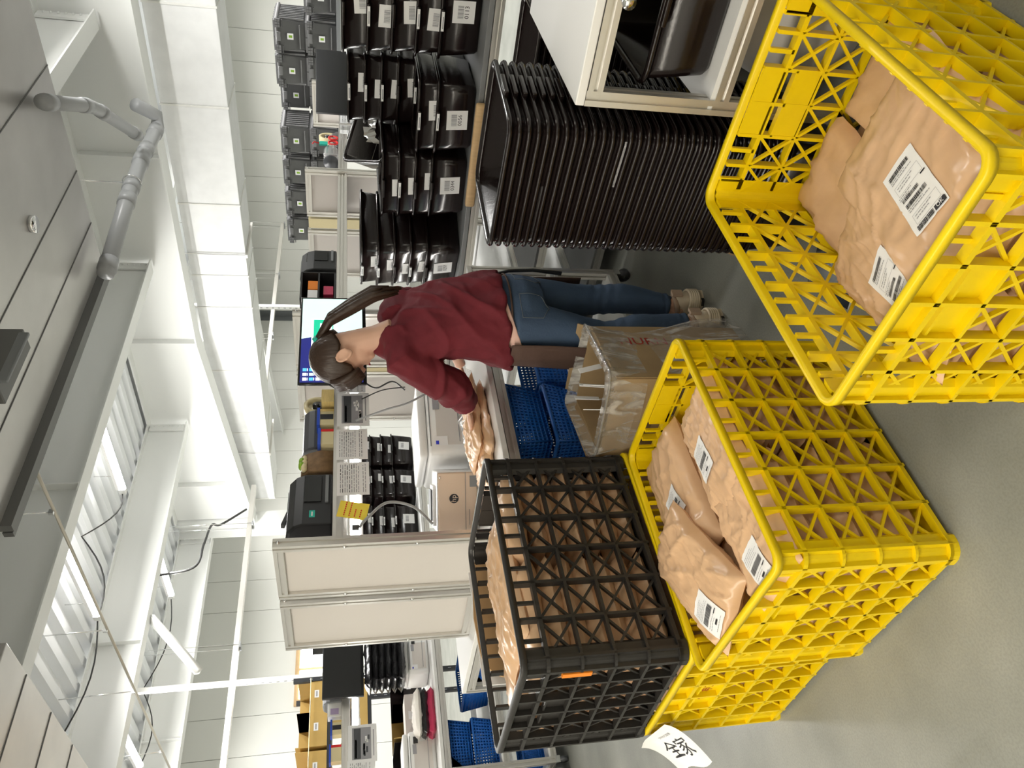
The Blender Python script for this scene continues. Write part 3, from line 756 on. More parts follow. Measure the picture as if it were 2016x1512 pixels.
crate((2.88, .44, .0), pi/2, 'yellow lattice crate standing on the floor behind the right front bench', 'yellow_plastic')

# ------------------------------------------------------------------ kraft mailers
class Parcel:
    def __init__(s, Lx, Ly, t, seed, flat=()): s.Lx, s.Ly, s.t, s.sd, s.flat = Lx, Ly, t, seed, flat
    def h(s, u, v):
        k = s.sd*7.3
        e = max(0, 1-abs(u)**5)*max(0, 1-abs(v)**5)
        base = s.t*e**.55
        f = noise.noise(V3((u*1.6+k, v*1.6, k)))*.012
        def rdg(a, b, c): return max(0, 1-abs(noise.noise(V3((a, b, c))))*2.4)**3
        th = s.sd*.9; p = u*cos(th)-v*sin(th); q = u*sin(th)+v*cos(th)
        cr = .0085*rdg(p*.9+k, q*2.4, k+5)+.0065*rdg(q*1.1-k, p*3.2+.4*q, k+9)+.004*rdg(u*1.2+k, v*5.5+1.5*u, k+2)+.003*rdg(u*6+k, v*1.6, k+14)
        for (cu, cv, w, hh, rot) in s.flat:
            dx = (u-cu)*s.Lx/2; dy = (v-cv)*s.Ly/2; a = abs(dx*cos(rot)+dy*sin(rot))/(w*.5); b = abs(-dx*sin(rot)+dy*cos(rot))/(hh*.5)
            cr *= .12+.88*max(0, min(1, (max(a, b)-.9)/.5))
        return base+(f*.6+cr)*min(1, e*2.2)
    def mesh(s, n=26):
        mb = MB(); rings = []
        def P(i, j, sg):
            u = -1+2*i/n; v = -1+2*j/n
            wob = noise.noise(V3((v*3+s.sd, u*3, 2.2)))*.006
            x = s.Lx/2*u*(1-.03*(1-v*v))+wob; y = s.Ly/2*v*(1-.05*(1-u*u))+wob
            z = s.h(u, v) if sg > 0 else -.75*s.h(-u, v)+.0
            return V3((x, y, z+.75*s.t))
        vs = [P(i, j, 1) for i in range(n+1) for j in range(n+1)]+[P(i, j, -1) for i in range(n+1) for j in range(n+1)]
        N = (n+1)*(n+1); fs = []
        for i in range(n):
            for j in range(n):
                a = i*(n+1)+j; fs.append((a, a+n+1, a+n+2, a+1)); fs.append((N+a, N+a+1, N+a+n+2, N+a+n+1))
        # crimped seal flap
        mb.add(vs, fs, 'mailer', smooth=True)
        return mb.mesh('mailer')
    def patch(s, mb, cu, cv, w, h, rot, mt, off, T=None, nx=5, ny=5, local=None):
        x0, y0, x1, y1 = local or (-.5, -.5, .5, .5); vs = []; fs = []
        for i in range(nx+1):
            for j in range(ny+1):
                a = (x0+(x1-x0)*i/nx)*w; b = (y0+(y1-y0)*j/ny)*h
                x = cu*s.Lx/2+a*cos(rot)-b*sin(rot); y = cv*s.Ly/2+a*sin(rot)+b*cos(rot)
                u, v = x/(s.Lx/2), y/(s.Ly/2)
                vs.append(V3((x, y, s.h(max(-1, min(1, u)), max(-1, min(1, v)))+.75*s.t+off)))
        for i in range(nx):
            for j in range(ny):
                k = i*(ny+1)+j; fs.append((k, k+ny+1, k+ny+2, k+1))
        mb.add(vs, fs, mt, T, True)
    def label(s, parent, cu, cv, w, h, rot, seed=0, big=False):
        mb = MB(); rd = random.Random(seed)
        s.patch(mb, cu, cv, w, h, rot, 'paper', .0026, nx=14, ny=14)
        def bar(x0, y0, x1, y1, mt='ink'): s.patch(mb, cu, cv, w, h, rot, mt, .0042, local=(x0, y0, x1, y1), nx=2, ny=2)
        def code(x0, y0, x1, y1):
            x = x0
            while x < x1: a = rd.choice((.008, .014, .022)); bar(x, y0, min(x+a, x1), y1); x += a+rd.choice((.007, .012))
        def line(y, x0, x1, th=.012):
            x = x0
            while x < x1: a = rd.uniform(.03, .1); bar(x, y, min(x+a, x1), y+th, 'ink_grey'); x += a+.02
        if big:
            # two stacked consignment slips: y axis is the long side
            for k in (0, 1):
                o = .02-.48*k
                code(-.36, o+.34, .28, o+.40); line(o+.31, -.36, .1); line(o+.28, -.36, .3)
                for a in ((-.36, o+.22, .40, o+.224), (-.36, o+.08, .40, o+.084), (-.36, o+.08, -.355, o+.22), (.395, o+.08, .40, o+.22)): bar(*a, 'ink_grey')
                line(o+.18, -.30, .2); line(o+.14, -.30, .1); bar(.30, o+.045, .44, o+.065)
                line(o+.05, -.40, .0); line(o+.02, -.40, -.1)
            code(-.40, -.47, .10, -.40); code(-.36, -.02, .14, .03)
            bar(.14, -.475, .46, -.405)
        else:
            for y in (.36, .30, .24, .18, .12): line(y, -.42, rd.uniform(.1, .42))
            code(-.40, -.12, .35, .05); line(-.2, -.4, .3); line(-.26, -.4, .1); bar(-.1, -.36, .1, -.31); bar(.2, -.22, .4, -.19); line(-.42, -.3, .3)
        o = mb.build('shipping_label', parent)
        if big:
            K = Matrix.Translation(V3((0, 0, 0)))
            x = cu*s.Lx/2; y = cv*s.Ly/2; a, b = .30*w, -.44*h
            px = x+a*cos(rot)-b*sin(rot); py = y+a*sin(rot)+b*cos(rot)
            z = s.h(px/(s.Lx/2), py/(s.Ly/2))+.75*s.t+.0055
            tm = MB().text('OK', .0125, Matrix.Translation((px, py, z)) @ Matrix.Rotation(rot, 4, 'Z'), 'paper'); l = tm.build('logo', o)
        o['label'] = 'white printed shipping label'
        return o
PV = [Parcel(.36, .25, .034, 1), Parcel(.36, .25, .030, 2), Parcel(.35, .24, .034, 3), Parcel(.34, .25, .026, 4)]
PM = [p.mesh(16) for p in PV]
def fill(loc, rz, z0, lay, label, group, zt=.06, seed=0):
    rd = random.Random(seed); R = Matrix.Rotation(rz, 3, 'Z')
    for l in range(lay):
        for sx in (-.18, .18):
            for sy in (-.128, .128):
                k = rd.randrange(4); p = R @ V3((sx+rd.uniform(-.003, .003), sy+rd.uniform(-.003, .003), 0))
                o = bpy.data.objects.new('kraft_mailer', PM[k]); COL.objects.link(o)
                o.location = (loc[0]+p.x, loc[1]+p.y, z0+zt*l); o.rotation_euler = (0, 0, rz+rd.choice((0, pi))+rd.uniform(-.015, .015))
                tag(o, label, 'parcel', group)
fill(MID, -.021, .018, 6, 'brown kraft mailer packed below the top layer in the middle yellow crate', 'mailers inside the middle crate', .061, 1)
fill(RGT, -.037, .018, 4, 'brown kraft mailer packed below the top layer in the lower right crate', 'mailers inside the lower right crate', .061, 2)
fill((BLK[0], BLK[1]-.01), .01, .018, 7, 'brown kraft mailer packed in the yellow crate under the black crate', 'mailers inside the under crate', .061, 3)
fill(BLK, .025, CH+.02, 7, 'brown kraft mailer packed flat inside the black lattice crate', 'mailers inside the black crate', .060, 4)
def top_parcel(size, loc, rot, label, lab=None, seed=0, big=False):
    p = Parcel(*size, seed, [lab] if lab else []); o = bpy.data.objects.new('kraft_mailer', p.mesh(48)); COL.objects.link(o)
    o.location = loc; o.rotation_euler = rot; tag(o, label, 'parcel')
    if lab: p.label(o, *lab, seed=seed, big=big)
    return o
top_parcel((.47, .27, .042), (1.300, 1.765, .385), (.03, .02, .03), 'large kraft mailer at the far left of the middle crate, label facing up', (-.15, -.1, .085, .11, -pi/2+.25), 11)
top_parcel((.40, .24, .042), (1.255, 1.475, .385), (-.03, 0, -.02), 'kraft mailer with label at the far right of the middle crate', (-.05, .25, .085, .11, -pi/2+.1), 12)
top_parcel((.39, .25, .036), (1.030, 1.745, .442), (.02, -.10, .38), 'kraft mailer lying diagonally on top at the near left of the middle crate', (-.62, .30, .085, .11, -pi/2+.05), 13)
top_parcel((.34, .25, .036), (.985, 1.475, .385), (-.05, .02, .0), 'kraft mailer at the near corner of the middle crate, half under the diagonal one', (-.55, .05, .085, .11, -pi/2+.2), 14)
top_parcel((.50, .37, .045), (1.185, .590, .268), (.03, .03, -.05), 'broad glossy kraft mailer with long waybill on top of the lower right crate', (-.10, .12, .095, .165, -pi/2-.10), 21, True)
top_parcel((.44, .25, .034), (1.150, .800, .262), (-.22, .02, .10), 'kraft mailer slid beneath the broad one in the lower right crate', (-.22, -.15, .095, .15, -pi/2-.05), 22, True)
top_parcel((.50, .30, .030), (1.24, 2.14, CH+.418), (.02, .0, .1), 'crumpled kraft mailer on top inside the black crate', None, 31)
# white handwritten sheet hanging from the crate under the black one
mb = MB(); w, h = .150, .105
K = Matrix.Translation((BLK[0]-CL/2-.004, BLK[1]+.195, CH-.012)) @ Matrix.Rotation(.28, 4, 'X') @ face_x(0, 0, 0)
vs = []; fs = []; N = 10
def sheet(a, b): return V3((a, b, .012+.055*(b/h)**2+.012*sin(a*30)*(-b/h)+.018*max(0, (-a-.04)/.04)**2))
for i in range(N+1):
    for j in range(N+1): vs.append(sheet(-w/2+w*i/N, -h*1.35*j/N))
for i in range(N):
    for j in range(N): a = i*(N+1)+j; fs.append((a, a+1, a+N+2, a+N+1))
mb.add(vs, fs, 'paper', K, True)
def warp(st, size, cx, cy, mt):
    v, f = text_mesh(st); vv = []
    for p in v:
        q = sheet(cx+p.x*size, cy+p.y*size); vv.append(q+V3((0, 0, .002)))
    mb.add(vv, f, mt, K)
warp('全家', .058, 0, -.092, 'ink'); warp('貨物託運單', .012, .01, -.038, 'ink_grey')
tag(mb.build('paper_sign'), 'white paper sheet with two black handwritten characters hung on the crate corner', 'paper sign')
# ------------------------------------------------------------------ person leaning over the bench
def ell(c, f, rx, ry, n=20, tw=0):
    # horizontal-ish ellipse ring: rx across (right), ry along facing, tilted by f (forward lean)
    return [V3((c[0]+rx*cos(2*pi*k/n), c[1]+ry*sin(2*pi*k/n)*cos(f), c[2]+ry*sin(2*pi*k/n)*sin(f)*-1)) for k in range(n)]
PT = thing('person', 'person in dark red top and blue jeans leaning over the printer bench, head bowed', 'person', (2.22, 1.82, 0))
def rel(me):
    me.transform(Matrix.Translation((-2.22, -1.82, 0))); return me
hipR, kneR, ankR = V3((2.325, 1.80, .80)), V3((2.365, 1.815, .43)), V3((2.300, 1.79, .10))
hipL, kneL, ankL = V3((2.155, 1.79, .80)), V3((2.110, 1.80, .44)), V3((2.118, 1.735, .10))
shR, elR, wrR = V3((2.395, 1.87, 1.235)), V3((2.43, 2.00, 1.04)), V3((2.37, 2.19, .955))
shL, elL, wrL = V3((2.050, 1.875, 1.235)), V3((2.050, 2.020, 1.045)), V3((2.085, 2.165, .950))
neck, head = V3((2.215, 1.90, 1.33)), V3((2.190, 1.965, 1.450))
fh = V3((-.50, .866, 0)).normalized(); pit = radians(38)
HZ = Matrix.Rotation(math.atan2(-fh.x, fh.y), 4, 'Z') @ Matrix.Rotation(-pit, 4, 'X')
HM = Matrix.Translation(head) @ HZ      # head frame: +Y face, +Z crown
b = MB()
b.tube([hipR, kneR, ankR], [.07, .048, .034], 'skin', 12).tube([hipL, kneL, ankL], [.07, .048, .034], 'skin', 12)
b.tube([ankR, (2.295, 1.86, .045)], [.036, .030], 'skin', 10).tube([ankL, (2.118, 1.81, .045)], [.036, .030], 'skin', 10)
b.loft([ell((2.24, 1.79, .76), 0, .13, .09), ell((2.24, 1.79, .86), 0, .145, .095), ell((2.235, 1.80, 1.0), -.1, .11, .08), ell((2.225, 1.84, 1.17), -.2, .13, .09), ell((2.222, 1.875, 1.25), -.3, .14, .07), ell((2.216, 1.895, 1.30), -.4, .06, .05)], 'skin')
b.tube([V3((2.222, 1.875, 1.26)), neck, head+HZ @ V3((0, -.030, -.02))], [.052, .047, .050], 'skin', 14)
for s_, e_, w_ in ((shR, elR, wrR), (shL, elL, wrL)):
    b.tube([s_, e_, w_], [.046, .036, .024], 'skin', 12)
# head: cranium, jaw, nose, ears
b.sph((0, 0, .015), (.070, .090, .096), 'skin', 24, 16, T=HM)
b.sph((0, .022, -.05), (.052, .060, .062), 'skin', 20, 12, T=HM)
b.sph((0, .055, -.082), (.030, .028, .024), 'skin', 12, 8, T=HM)
b.tube([HM @ V3(p) for p in ((0, .082, .012), (0, .096, -.018), (0, .090, -.032))], [.009, .013, .012], 'skin', 8)
b.sph((0, .083, -.052), (.018, .010, .006), 'skin', 10, 6, T=HM).sph((0, .080, -.062), (.015, .010, .006), 'skin', 10, 6, T=HM)
for s in (-1, 1):
    b.sph((s*.028, .076, .018), (.020, .012, .008), 'skin', 10, 6, T=HM)
    K = HM @ Matrix.Translation((s*.076, -.006, -.016)) @ Matrix.Rotation(s*-.35, 4, 'Z')
    b.sph((s*.006, 0, 0), (.010, .021, .034), 'skin', 14, 10, T=K)
for s in (-1, 1):
    K = HM @ Matrix.Translation((s*.076, -.006, -.016)) @ Matrix.Rotation(s*-.35, 4, 'Z')
    b.tube([K @ V3((s*.016, .019*cos(a), .033*sin(a))) for a in [radians(-70)+radians(290)*k/14 for k in range(15)]], .0055, 'skin', 8)
    b.sph((s*.012, .006, -.026), (.007, .008, .009), 'skin', 8, 6, T=K)
def hand(w, el, side):
    w = V3(w)+V3((-.012, .01, .004)) if side < 0 else w
    d = (V3(w)-V3(el)).normalized(); fwd = V3((d.x*.4+.12*side*-1, 1, -.22)).normalized(); r = fwd.cross(V3((0, 0, 1))).normalized(); u = r.cross(fwd)
    p = V3(w); palm = p+fwd*.05
    K = Matrix((r, fwd, u)).transposed().to_4x4(); K.translation = palm
    b.sph((0, 0, 0), (.036, .050, .014), 'skin', 14, 8, T=K)
    for i, (x, L) in enumerate(((-.026, .060), (-.009, .070), (.009, .066), (.026, .052))):
        b.tube([K @ V3(q) for q in ((x, .035, 0), (x*1.05, .05+L*.35, .002), (x*1.05, .045+L*.72, -.008), (x*1.0, .04+L*.95, -.024))], [.0095, .0090, .0085, .0070], 'skin', 8)
    t = 1 if side > 0 else -1
    b.tube([K @ V3(q) for q in ((t*-.026, -.02, 0), (t*-.048, .010, -.004), (t*-.055, .038, -.014))], [.012, .0105, .0085], 'skin', 8)
hand(wrR, elR, 1); hand(wrL, elL, -1)
me = rel(remesh(b, 'body', .0052, 3)); link_mesh(me, 'body', PT)
OFF = Matrix.Translation((-2.22, -1.82, 0))
def part(mb, name, lab=None):
    mb.v = [OFF @ v for v in mb.v]; o = mb.build(name, PT)
    if lab: o['label'] = lab
    return o
e = MB()
for s in (-1, 1):
    e.sph((s*.029, .0825, .006), (.014, .009, .007), 'paper', 10, 6, T=HM).sph((s*.029, .0895, .006), (.005, .003, .005), 'ink', 8, 5, T=HM)
part(e, 'eye')
m = MB().sph((0, .0915, -.057), (.019, .004, .0035), 'rosered', 10, 6, T=HM); part(m, 'mouth')
# clothes
mb = MB()
mb.loft([ell((2.238, 1.822, .832), .20, .214, .188), ell((2.240, 1.812, .90), .10, .206, .170), ell((2.240, 1.806, .99), -.02, .192, .146), ell((2.234, 1.818, 1.09), -.12, .182, .132), ell((2.228, 1.84, 1.17), -.2, .182, .122), ell((2.222, 1.868, 1.24), -.28, .170, .098), ell((2.219, 1.887, 1.285), -.35, .115, .074), ell((2.216, 1.902, 1.318), -.4, .062, .056)], 'shirt')
for s_, e_, w_, sg in ((shR, elR, wrR, 1), (shL, elL, wrL, -1)):
    i_ = V3((2.222+.06*sg, 1.868, 1.225))
    mb.tube([i_, s_+V3((.0, 0, .0)), s_.lerp(e_, .5)+V3((0, -.008, -.004)), e_+V3((0, -.012, -.008)), e_.lerp(w_, .45)+V3((0, -.005, -.010)), e_.lerp(w_, .80)+V3((0, -.004, 0))], [.085, .074, .070, .066, .058, .044], 'shirt', 16)
def folds(c):
    z = c.z; y = c.y; x = c.x
    a = (1-abs(noise.noise(V3((x*4+y*3, z*9-x*8, y*4)))) *2); d = .024*max(0, a-.45)
    a2 = 1-abs(noise.noise(V3((x*9-z*7, z*8+y*9, x*4+3))))*2; d += .014*max(0, a2-.5)
    low = max(0, min(1, (1.02-z)/.15)); d += low*.006*sin(math.atan2(y-1.81, x-2.24)*9+z*16)
    return d-.006
me = rel(remesh(mb, 'shirt', .007, 3, amp=.006, nscale=7, fold=folds)); link_mesh(me, 'shirt', PT)['label'] = 'dark red loose long sleeved top'
def tiltx(c, rx, ry, k, n=28): return [V3((c[0]+rx*cos(2*pi*i/n), c[1]+ry*sin(2*pi*i/n), c[2]+k*rx*cos(2*pi*i/n)-.05*sin(2*pi*i/n))) for i in range(n)]
mb = MB().loft([tiltx((2.225, 1.795, .815), .178, .130, .10), tiltx((2.225, 1.795, .820), .181, .133, .10), tiltx((2.232, 1.80, .89), .170, .120, .05)], 'pink'); part(mb, 'undershirt', 'pale pink hem under the red top')
mb = MB()
mb.loft([ell((2.24, 1.790, .70), 0, .150, .110), ell((2.24, 1.782, .77), 0, .170, .128), ell((2.24, 1.785, .85), 0, .165, .118), ell((2.238, 1.79, .92), 0, .145, .100)], 'denim')
mb.tube([hipR+V3((0, -.02, .02)), hipR.lerp(kneR, .35)+V3((0, -.006, 0)), hipR.lerp(kneR, .75), kneR, kneR.lerp(ankR, .3)+V3((0, -.018, 0)), kneR.lerp(ankR, .65)+V3((0, -.008, 0)), ankR+V3((0, 0, .03))], [(.088, .105), .086, .068, .062, .062, .052, .044], 'denim', 16)
mb.tube([hipL+V3((0, -.02, .02)), hipL.lerp(kneL, .35)+V3((0, -.006, 0)), hipL.lerp(kneL, .75), kneL, kneL.lerp(ankL, .3)+V3((0, -.018, 0)), kneL.lerp(ankL, .65)+V3((0, -.008, 0)), ankL+V3((0, 0, .03))], [(.088, .105), .086, .068, .062, .062, .052, .044], 'denim', 16)
def jf(c):
    d = 0
    for k in (kneR, kneL):
        w = max(0, 1-abs(c.z-k.z+.02)/.10); d += .005*w*sin(c.z*150+c.x*40)*max(0, 1-(V3((c.x, c.y, 0))-V3((k.x, k.y, 0))).length/.12)
    w = max(0, 1-abs(c.z-.14)/.06); d += .004*w*sin(c.z*220)
    return d
me = rel(remesh(mb, 'jeans', .008, 3, amp=.003, nscale=9, fold=jf)); jeans = link_mesh(me, 'jeans', PT); jeans['label'] = 'faded blue jeans'
from mathutils.bvhtree import BVHTree
bv = BVHTree.FromPolygons([v.co.copy() for v in me.vertices], [tuple(p.vertices) for p in me.polygons])
def stitch(pts):
    q = []
    for a, b_ in zip(pts[:-1], pts[1:]):
        for i in range(7):
            p = V3(a).lerp(V3(b_), i/6)-V3((2.22, 1.82, 0)); hit = bv.ray_cast(p+V3((0, -.4, 0)), V3((0, 1, 0)))
            if hit[0] is not None: q.append(hit[0]+hit[1]*.0012)
    return q
sb = MB()
for pp in ([(2.10, 0, .80), (2.195, 0, .805), (2.20, 0, .72), (2.155, 0, .69), (2.105, 0, .72), (2.10, 0, .80)], [(2.29, 0, .805), (2.385, 0, .80), (2.385, 0, .72), (2.335, 0, .69), (2.285, 0, .72), (2.29, 0, .805)]):
    sb.tube(stitch(pp), .0013, 'stitch', 5)
sb.build('pocket_stitching', jeans)
# apron hanging in front of the legs
mb = MB(); rings = []
for i in range(9):
    z = .84-.36*i/8
    rings.append([V3((2.235+(.205+.02*i/8)*cos(a), 1.80+(.165+.03*i/8)*sin(a)+.006*sin(a*11+z*9), z)) for a in [radians(-8)+radians(196)*k/30 for k in range(31)]])
mb.loft(rings, 'apron', caps=False, closed=False); o = part(mb, 'apron', 'dark brown apron hanging below the top'); sm = o.modifiers.new('solid', 'SOLIDIFY'); sm.thickness = .004
mb = MB().tube([(2.24+.175*cos(a), 1.787+.130*sin(a), .838) for a in [radians(150)+radians(240)*k/20 for k in range(21)]], (.004), 'apron', 6)
mb.tube([(2.425, 1.745, .855), (2.432, 1.73, .80), (2.435, 1.725, .70), (2.425, 1.73, .58)], [(.010, .004), (.008, .004), (.008, .004), (.010, .004)], 'black_soft', 6); part(mb, 'apron_string')
# hair cap, fringe, ponytail
mb = MB(); rings = []
for i in range(15):
    t = pi*i/28*1.30
    ring = []
    for k in range(28):
        a = 2*pi*k/28; y = sin(a)
        front = max(0, y); tt = min(t, (1.36 if y > .55 else 2.02) if y > -.1 else 2.05); 
        tt = t*(1.0 if y < .2 else 1.0-.16*min(1, (y-.2)/.6))
        side = abs(cos(a)); tt *= (1-.24*side*max(0, 1-abs(y-.02)/.5))
        r = (.078, .100, .106)
        ring.append(V3((r[0]*sin(tt)*cos(a), r[1]*sin(tt)*sin(a)-.004, .018+r[2]*cos(tt))))
    rings.append(ring)
mb.loft([[HM @ p for p in q] for q in rings[1:]], 'hair', caps=False)
mb.add([HM @ V3((0, 0, .124))]+[HM @ p for p in rings[1]], [(0, 1+k, 1+(k+1) % 28) for k in range(28)], 'hair', smooth=True)
# locks falling past the forehead and cheek
for k in range(22):
    s = -.92+1.84*k/21; x = .072*s; y0 = .072*sqrt(max(0, 1-s*s))+.02
    mb.tube([HM @ V3(p) for p in ((x*.7, y0+.004, .088), (x*.96, y0+.020, .05), (x*1.0, y0+.024, .018), (x*1.0, y0+.020, -.012-.010*abs(s)))], [.011, .012, .010, .003], 'hair', 6)
root = HM @ V3((0, -.098, .045))
o = part(mb, 'hair'); sm = o.modifiers.new('solid', 'SOLIDIFY'); sm.thickness = .006
mb = MB(); rd = random.Random(5); tip = V3((2.305, 1.742, 1.275)); mid = V3((2.284, 1.808, 1.42))
for k in range(26):
    a = rd.uniform(0, 2*pi); q = sqrt(rd.random()); off = V3((cos(a)*q, sin(a)*q*.6, 0))
    L = rd.uniform(-.03, .05)
    mb.tube([root+off*.012, root.lerp(mid, .5)+V3((.012, -.014, .012))+off*.022, mid+off*.030, mid.lerp(tip, .55)+V3((.006, -.01, 0))+off*.034, tip+off*.020+V3((0, .0, -L))], [.010, .014, .015, .013, .004], 'hair', 6)
part(mb, 'ponytail')
d = (mid-root).normalized()
mb = MB().tube([root-d*.004, root+d*.014], [.020, .020], 'scr_cyan' if False else 'teal', 12); part(mb, 'hair_tie', 'teal hair tie')
# chunky sneakers
def shoe(heel, ang):
    K = Matrix.Translation(V3(heel)) @ Matrix.Rotation(ang, 4, 'Z'); mb = MB()
    def out(y): return (.036+.012*sin(min(1, y/.24)*pi*.9))*(1 if y < .2 else 1-.55*((y-.2)/.05))*min(1, .62+.38*sqrt(min(1, max(0, y)/.03)))
    prof = [0, .02, .06, .11, .16, .2, .23, .25]
    def ring(y, z0, z1, w): return [V3((w*cos(t), y, (z0+z1)/2+(z1-z0)/2*sin(t))) for t in [2*pi*k/16 for k in range(16)]]
    mb.loft([[K @ p for p in ring(y, .022, .022+h, out(y)*1.0)] for y, h in zip(prof, (.085, .105, .095, .085, .065, .05, .04, .022))], 'shoe')
    s = MB().loft([[K @ V3((x*q+ (0 if x else 0), y, z)) for x, y in [(sx*out(yy)*1.12, yy-.008*(yy < .01)) for yy in prof for sx in (1,)]+[(-out(yy)*1.12, yy) for yy in reversed(prof)]] for z, q in ((.0, .95), (.004, 1), (.03, 1.0), (.042, .93))], 'shoe', smooth=False)
    for i in range(5): # ribbed heel of the sole
        z = .014+.009*i; mb.tube([K @ V3((.044*cos(a), .030-.044*sin(a), z+.012)) for a in [pi*k/10 for k in range(11)]], .006, 'shoe', 6)
    mb.tube([K @ V3((.038*cos(a), .05-.03*sin(a)+0, .105+.012*sin(a))) for a in [2*pi*k/16 for k in range(17)]], .012, 'shoe_tan', 8)
    mb.box((0, -.012, .120), (.030, .012, .045), 'shoe_tan', T=K)
    for sx in (-1, 1): mb.box((sx*.043, .12, .055), (.008, .085, .04), 'shoe_tan', T=K)
    mb.v = [OFF @ v for v in mb.v]; o = mb.build('sneaker', PT); o['label'] = 'beige chunky sneaker'
    s.v = [OFF @ v for v in s.v]; s.build('sole', o); 
    u = MB().loft([[K @ V3((x, y, z)) for x, y in [(out(yy)*1.10, yy) for yy in prof]+[(-out(yy)*1.10, yy) for yy in reversed(prof)]] for z in (-.0, .012)], 'black_soft', smooth=False); u.v = [OFF @ v+V3((0, -.002, .0006)) for v in u.v]; u.build('outsole', o)
shoe((2.300, 1.735, .001), -.18); shoe((2.118, 1.685, .001), .0)
# ------------------------------------------------------------------ machines and props on the benches
def printer_label(name, x, y, z, rz, w, d, h, label, m='black_soft', window=True, brand=True):
    t = thing(name, label, 'label printer', (x, y, z), rz)
    mb = MB(); r = []
    for (yy, zz) in ((0, 0),): pass
    ring = lambda xx, q: [V3((xx, yy*d, zz*h)) for yy, zz in ((-.5, 0), (-.5, .62*q), (-.44, .80*q), (-.30, .95*q), (-.05, 1*q), (.3, .97*q), (.46, .82*q), (.5, .6*q), (.5, 0))]
    mb.loft([ring(-w/2, .96), ring(-w/2+.01, 1), ring(w/2-.01, 1), ring(w/2, .96)], m, smooth=False); mb.build('housing', t, bevel=.008)
    if window:
        MB().box((.18*w, -.30*d, .86*h), (.42*w, .30*d, .012), 'black_gloss', rx=.55).box((.18*w, -.505*d, .42*h), (.50*w, .008, .36*h), 'black_gloss').build('window', t)
        MB().box((.18*w, -.51*d, .12*h), (.55*w, .01, .014), 'mid_grey').build('paper_slot', t)
    if brand: MB().rect(face_y(-.30*w, -.506*d, .42*h), -.02, -.012, .02, .012, 'teal').rect(face_y(-.30*w, -.507*d, .42*h), -.012, -.003, .012, .003, 'paper').build('badge', t)
    return t
zs = 1.503
printer_label('label_printer', 2.085, 2.86, zs, .10, .30, .26, .20, 'big black label printer with green badge on the printer shelf, beside the partition')
printer_label('label_printer', 2.585, 2.885, zs, -.1, .24, .18, .15, 'dark grey rounded label printer behind the blue lidded tape boxes', 'dark_grey', False, False)
t = thing('snack_bag', 'brown printed paper bag with a green top between the two label printers', 'bag', (2.335, 2.80, zs))
MB().loft([rr(.13, .09, .01, 0), rr(.135, .095, .012, .06), rr(.12, .07, .01, .11), rr(.13, .012, .004, .145)], 'brownbag').build('bag_body', t)
g = MB()
for k in range(5): g.sph((-.03+.015*k, -.03+.004*k, .13+.012*(k % 2)), (.026, .02, .016), 'label_green' if k % 2 else 'tape', 8, 6)
g.build('bow', t)
tag(MB().box((0, 0, .008), (.12, .02, .015), 'black_soft', ry=.2).build('marker_pen', loc=(2.10, 2.87, zs+.196), rz=.3), 'black marker pen lying on the black label printer top', 'pen')
def tape_box(x, y, z, lab, s=1, band=True, col='blue', a=0):
    t = thing('tape_box', lab, 'box', (x, y, z), a)
    mb = MB().box((0, 0, .03*s), (.095*s, .07, .06*s), 'tape')
    if band: mb.box((.0, -.0355, .03*s), (.03*s, .002, .055*s), 'ink')
    mb.box((.04*s, -.0358, .03*s), (.014*s, .002, .06*s), 'red' if not band else 'sticky'); mb.build('carton', t)
    MB().box((-.0, 0, .066*s), (.105*s, .08, .014), col).build('lid', t)
tape_box(2.47, 2.775, zs, 'cream box with blue lid on the printer shelf beside the snack bag', 1, False)
tape_box(2.60, 2.775, zs, 'cream and black striped box with blue lid beside the tape dispenser', 1.1, True)
def dispenser(x, y, z, rz, lab, m='dark_grey'):
    t = thing('tape_dispenser', lab, 'tape dispenser', (x, y, z), rz)
    MB().loft([rr(.16, .075, .02, 0), rr(.16, .075, .02, .02), rr(.11, .06, .02, .045), rr(.05, .05, .02, .075)], m).build('base', t)
    MB().tube([(0, -.024, .085), (0, .024, .085)], .025, 'black_gloss', n=16).build('hub', t)
    q = MB(); n = 28; R, r = .068, .048; rg = []
    for k in range(n+1):
        a = 2*pi*k/n; rg.append([V3((c*cos(a), yy, .085+c*sin(a))) for c, yy in ((r, -.024), (R, -.024), (R, .024), (r, .024))])
    q.loft(rg, 'tape', caps=False); q.build('tape_roll', t)
    MB().box((-.078, 0, .06), (.01, .05, .03), 'chrome').build('cutter', t); return t
dispenser(2.775, 2.86, zs, .2, 'tape dispenser with a wide cream tape roll on the printer shelf')
mb = MB().box((0, 0, .03), (.085, .08, .06), 'sticky').box((.0445, 0, .03), (.002, .08, .058), 'tape'); mb.build('sticky_note_block', loc=(2.72, 2.755, zs)); tag(bpy.data.objects['sticky_note_block'], 'tan sticky note block in front of the cream tape roll', 'note block')
tag(MB().loft([rr(.10, .06, .01, 0), rr(.03, .05, .01, .05)], 'black_soft').build('stapler', loc=(2.93, 2.80, zs)), 'black wedge shaped holder on the shelf beside the monitor edge', 'holder')
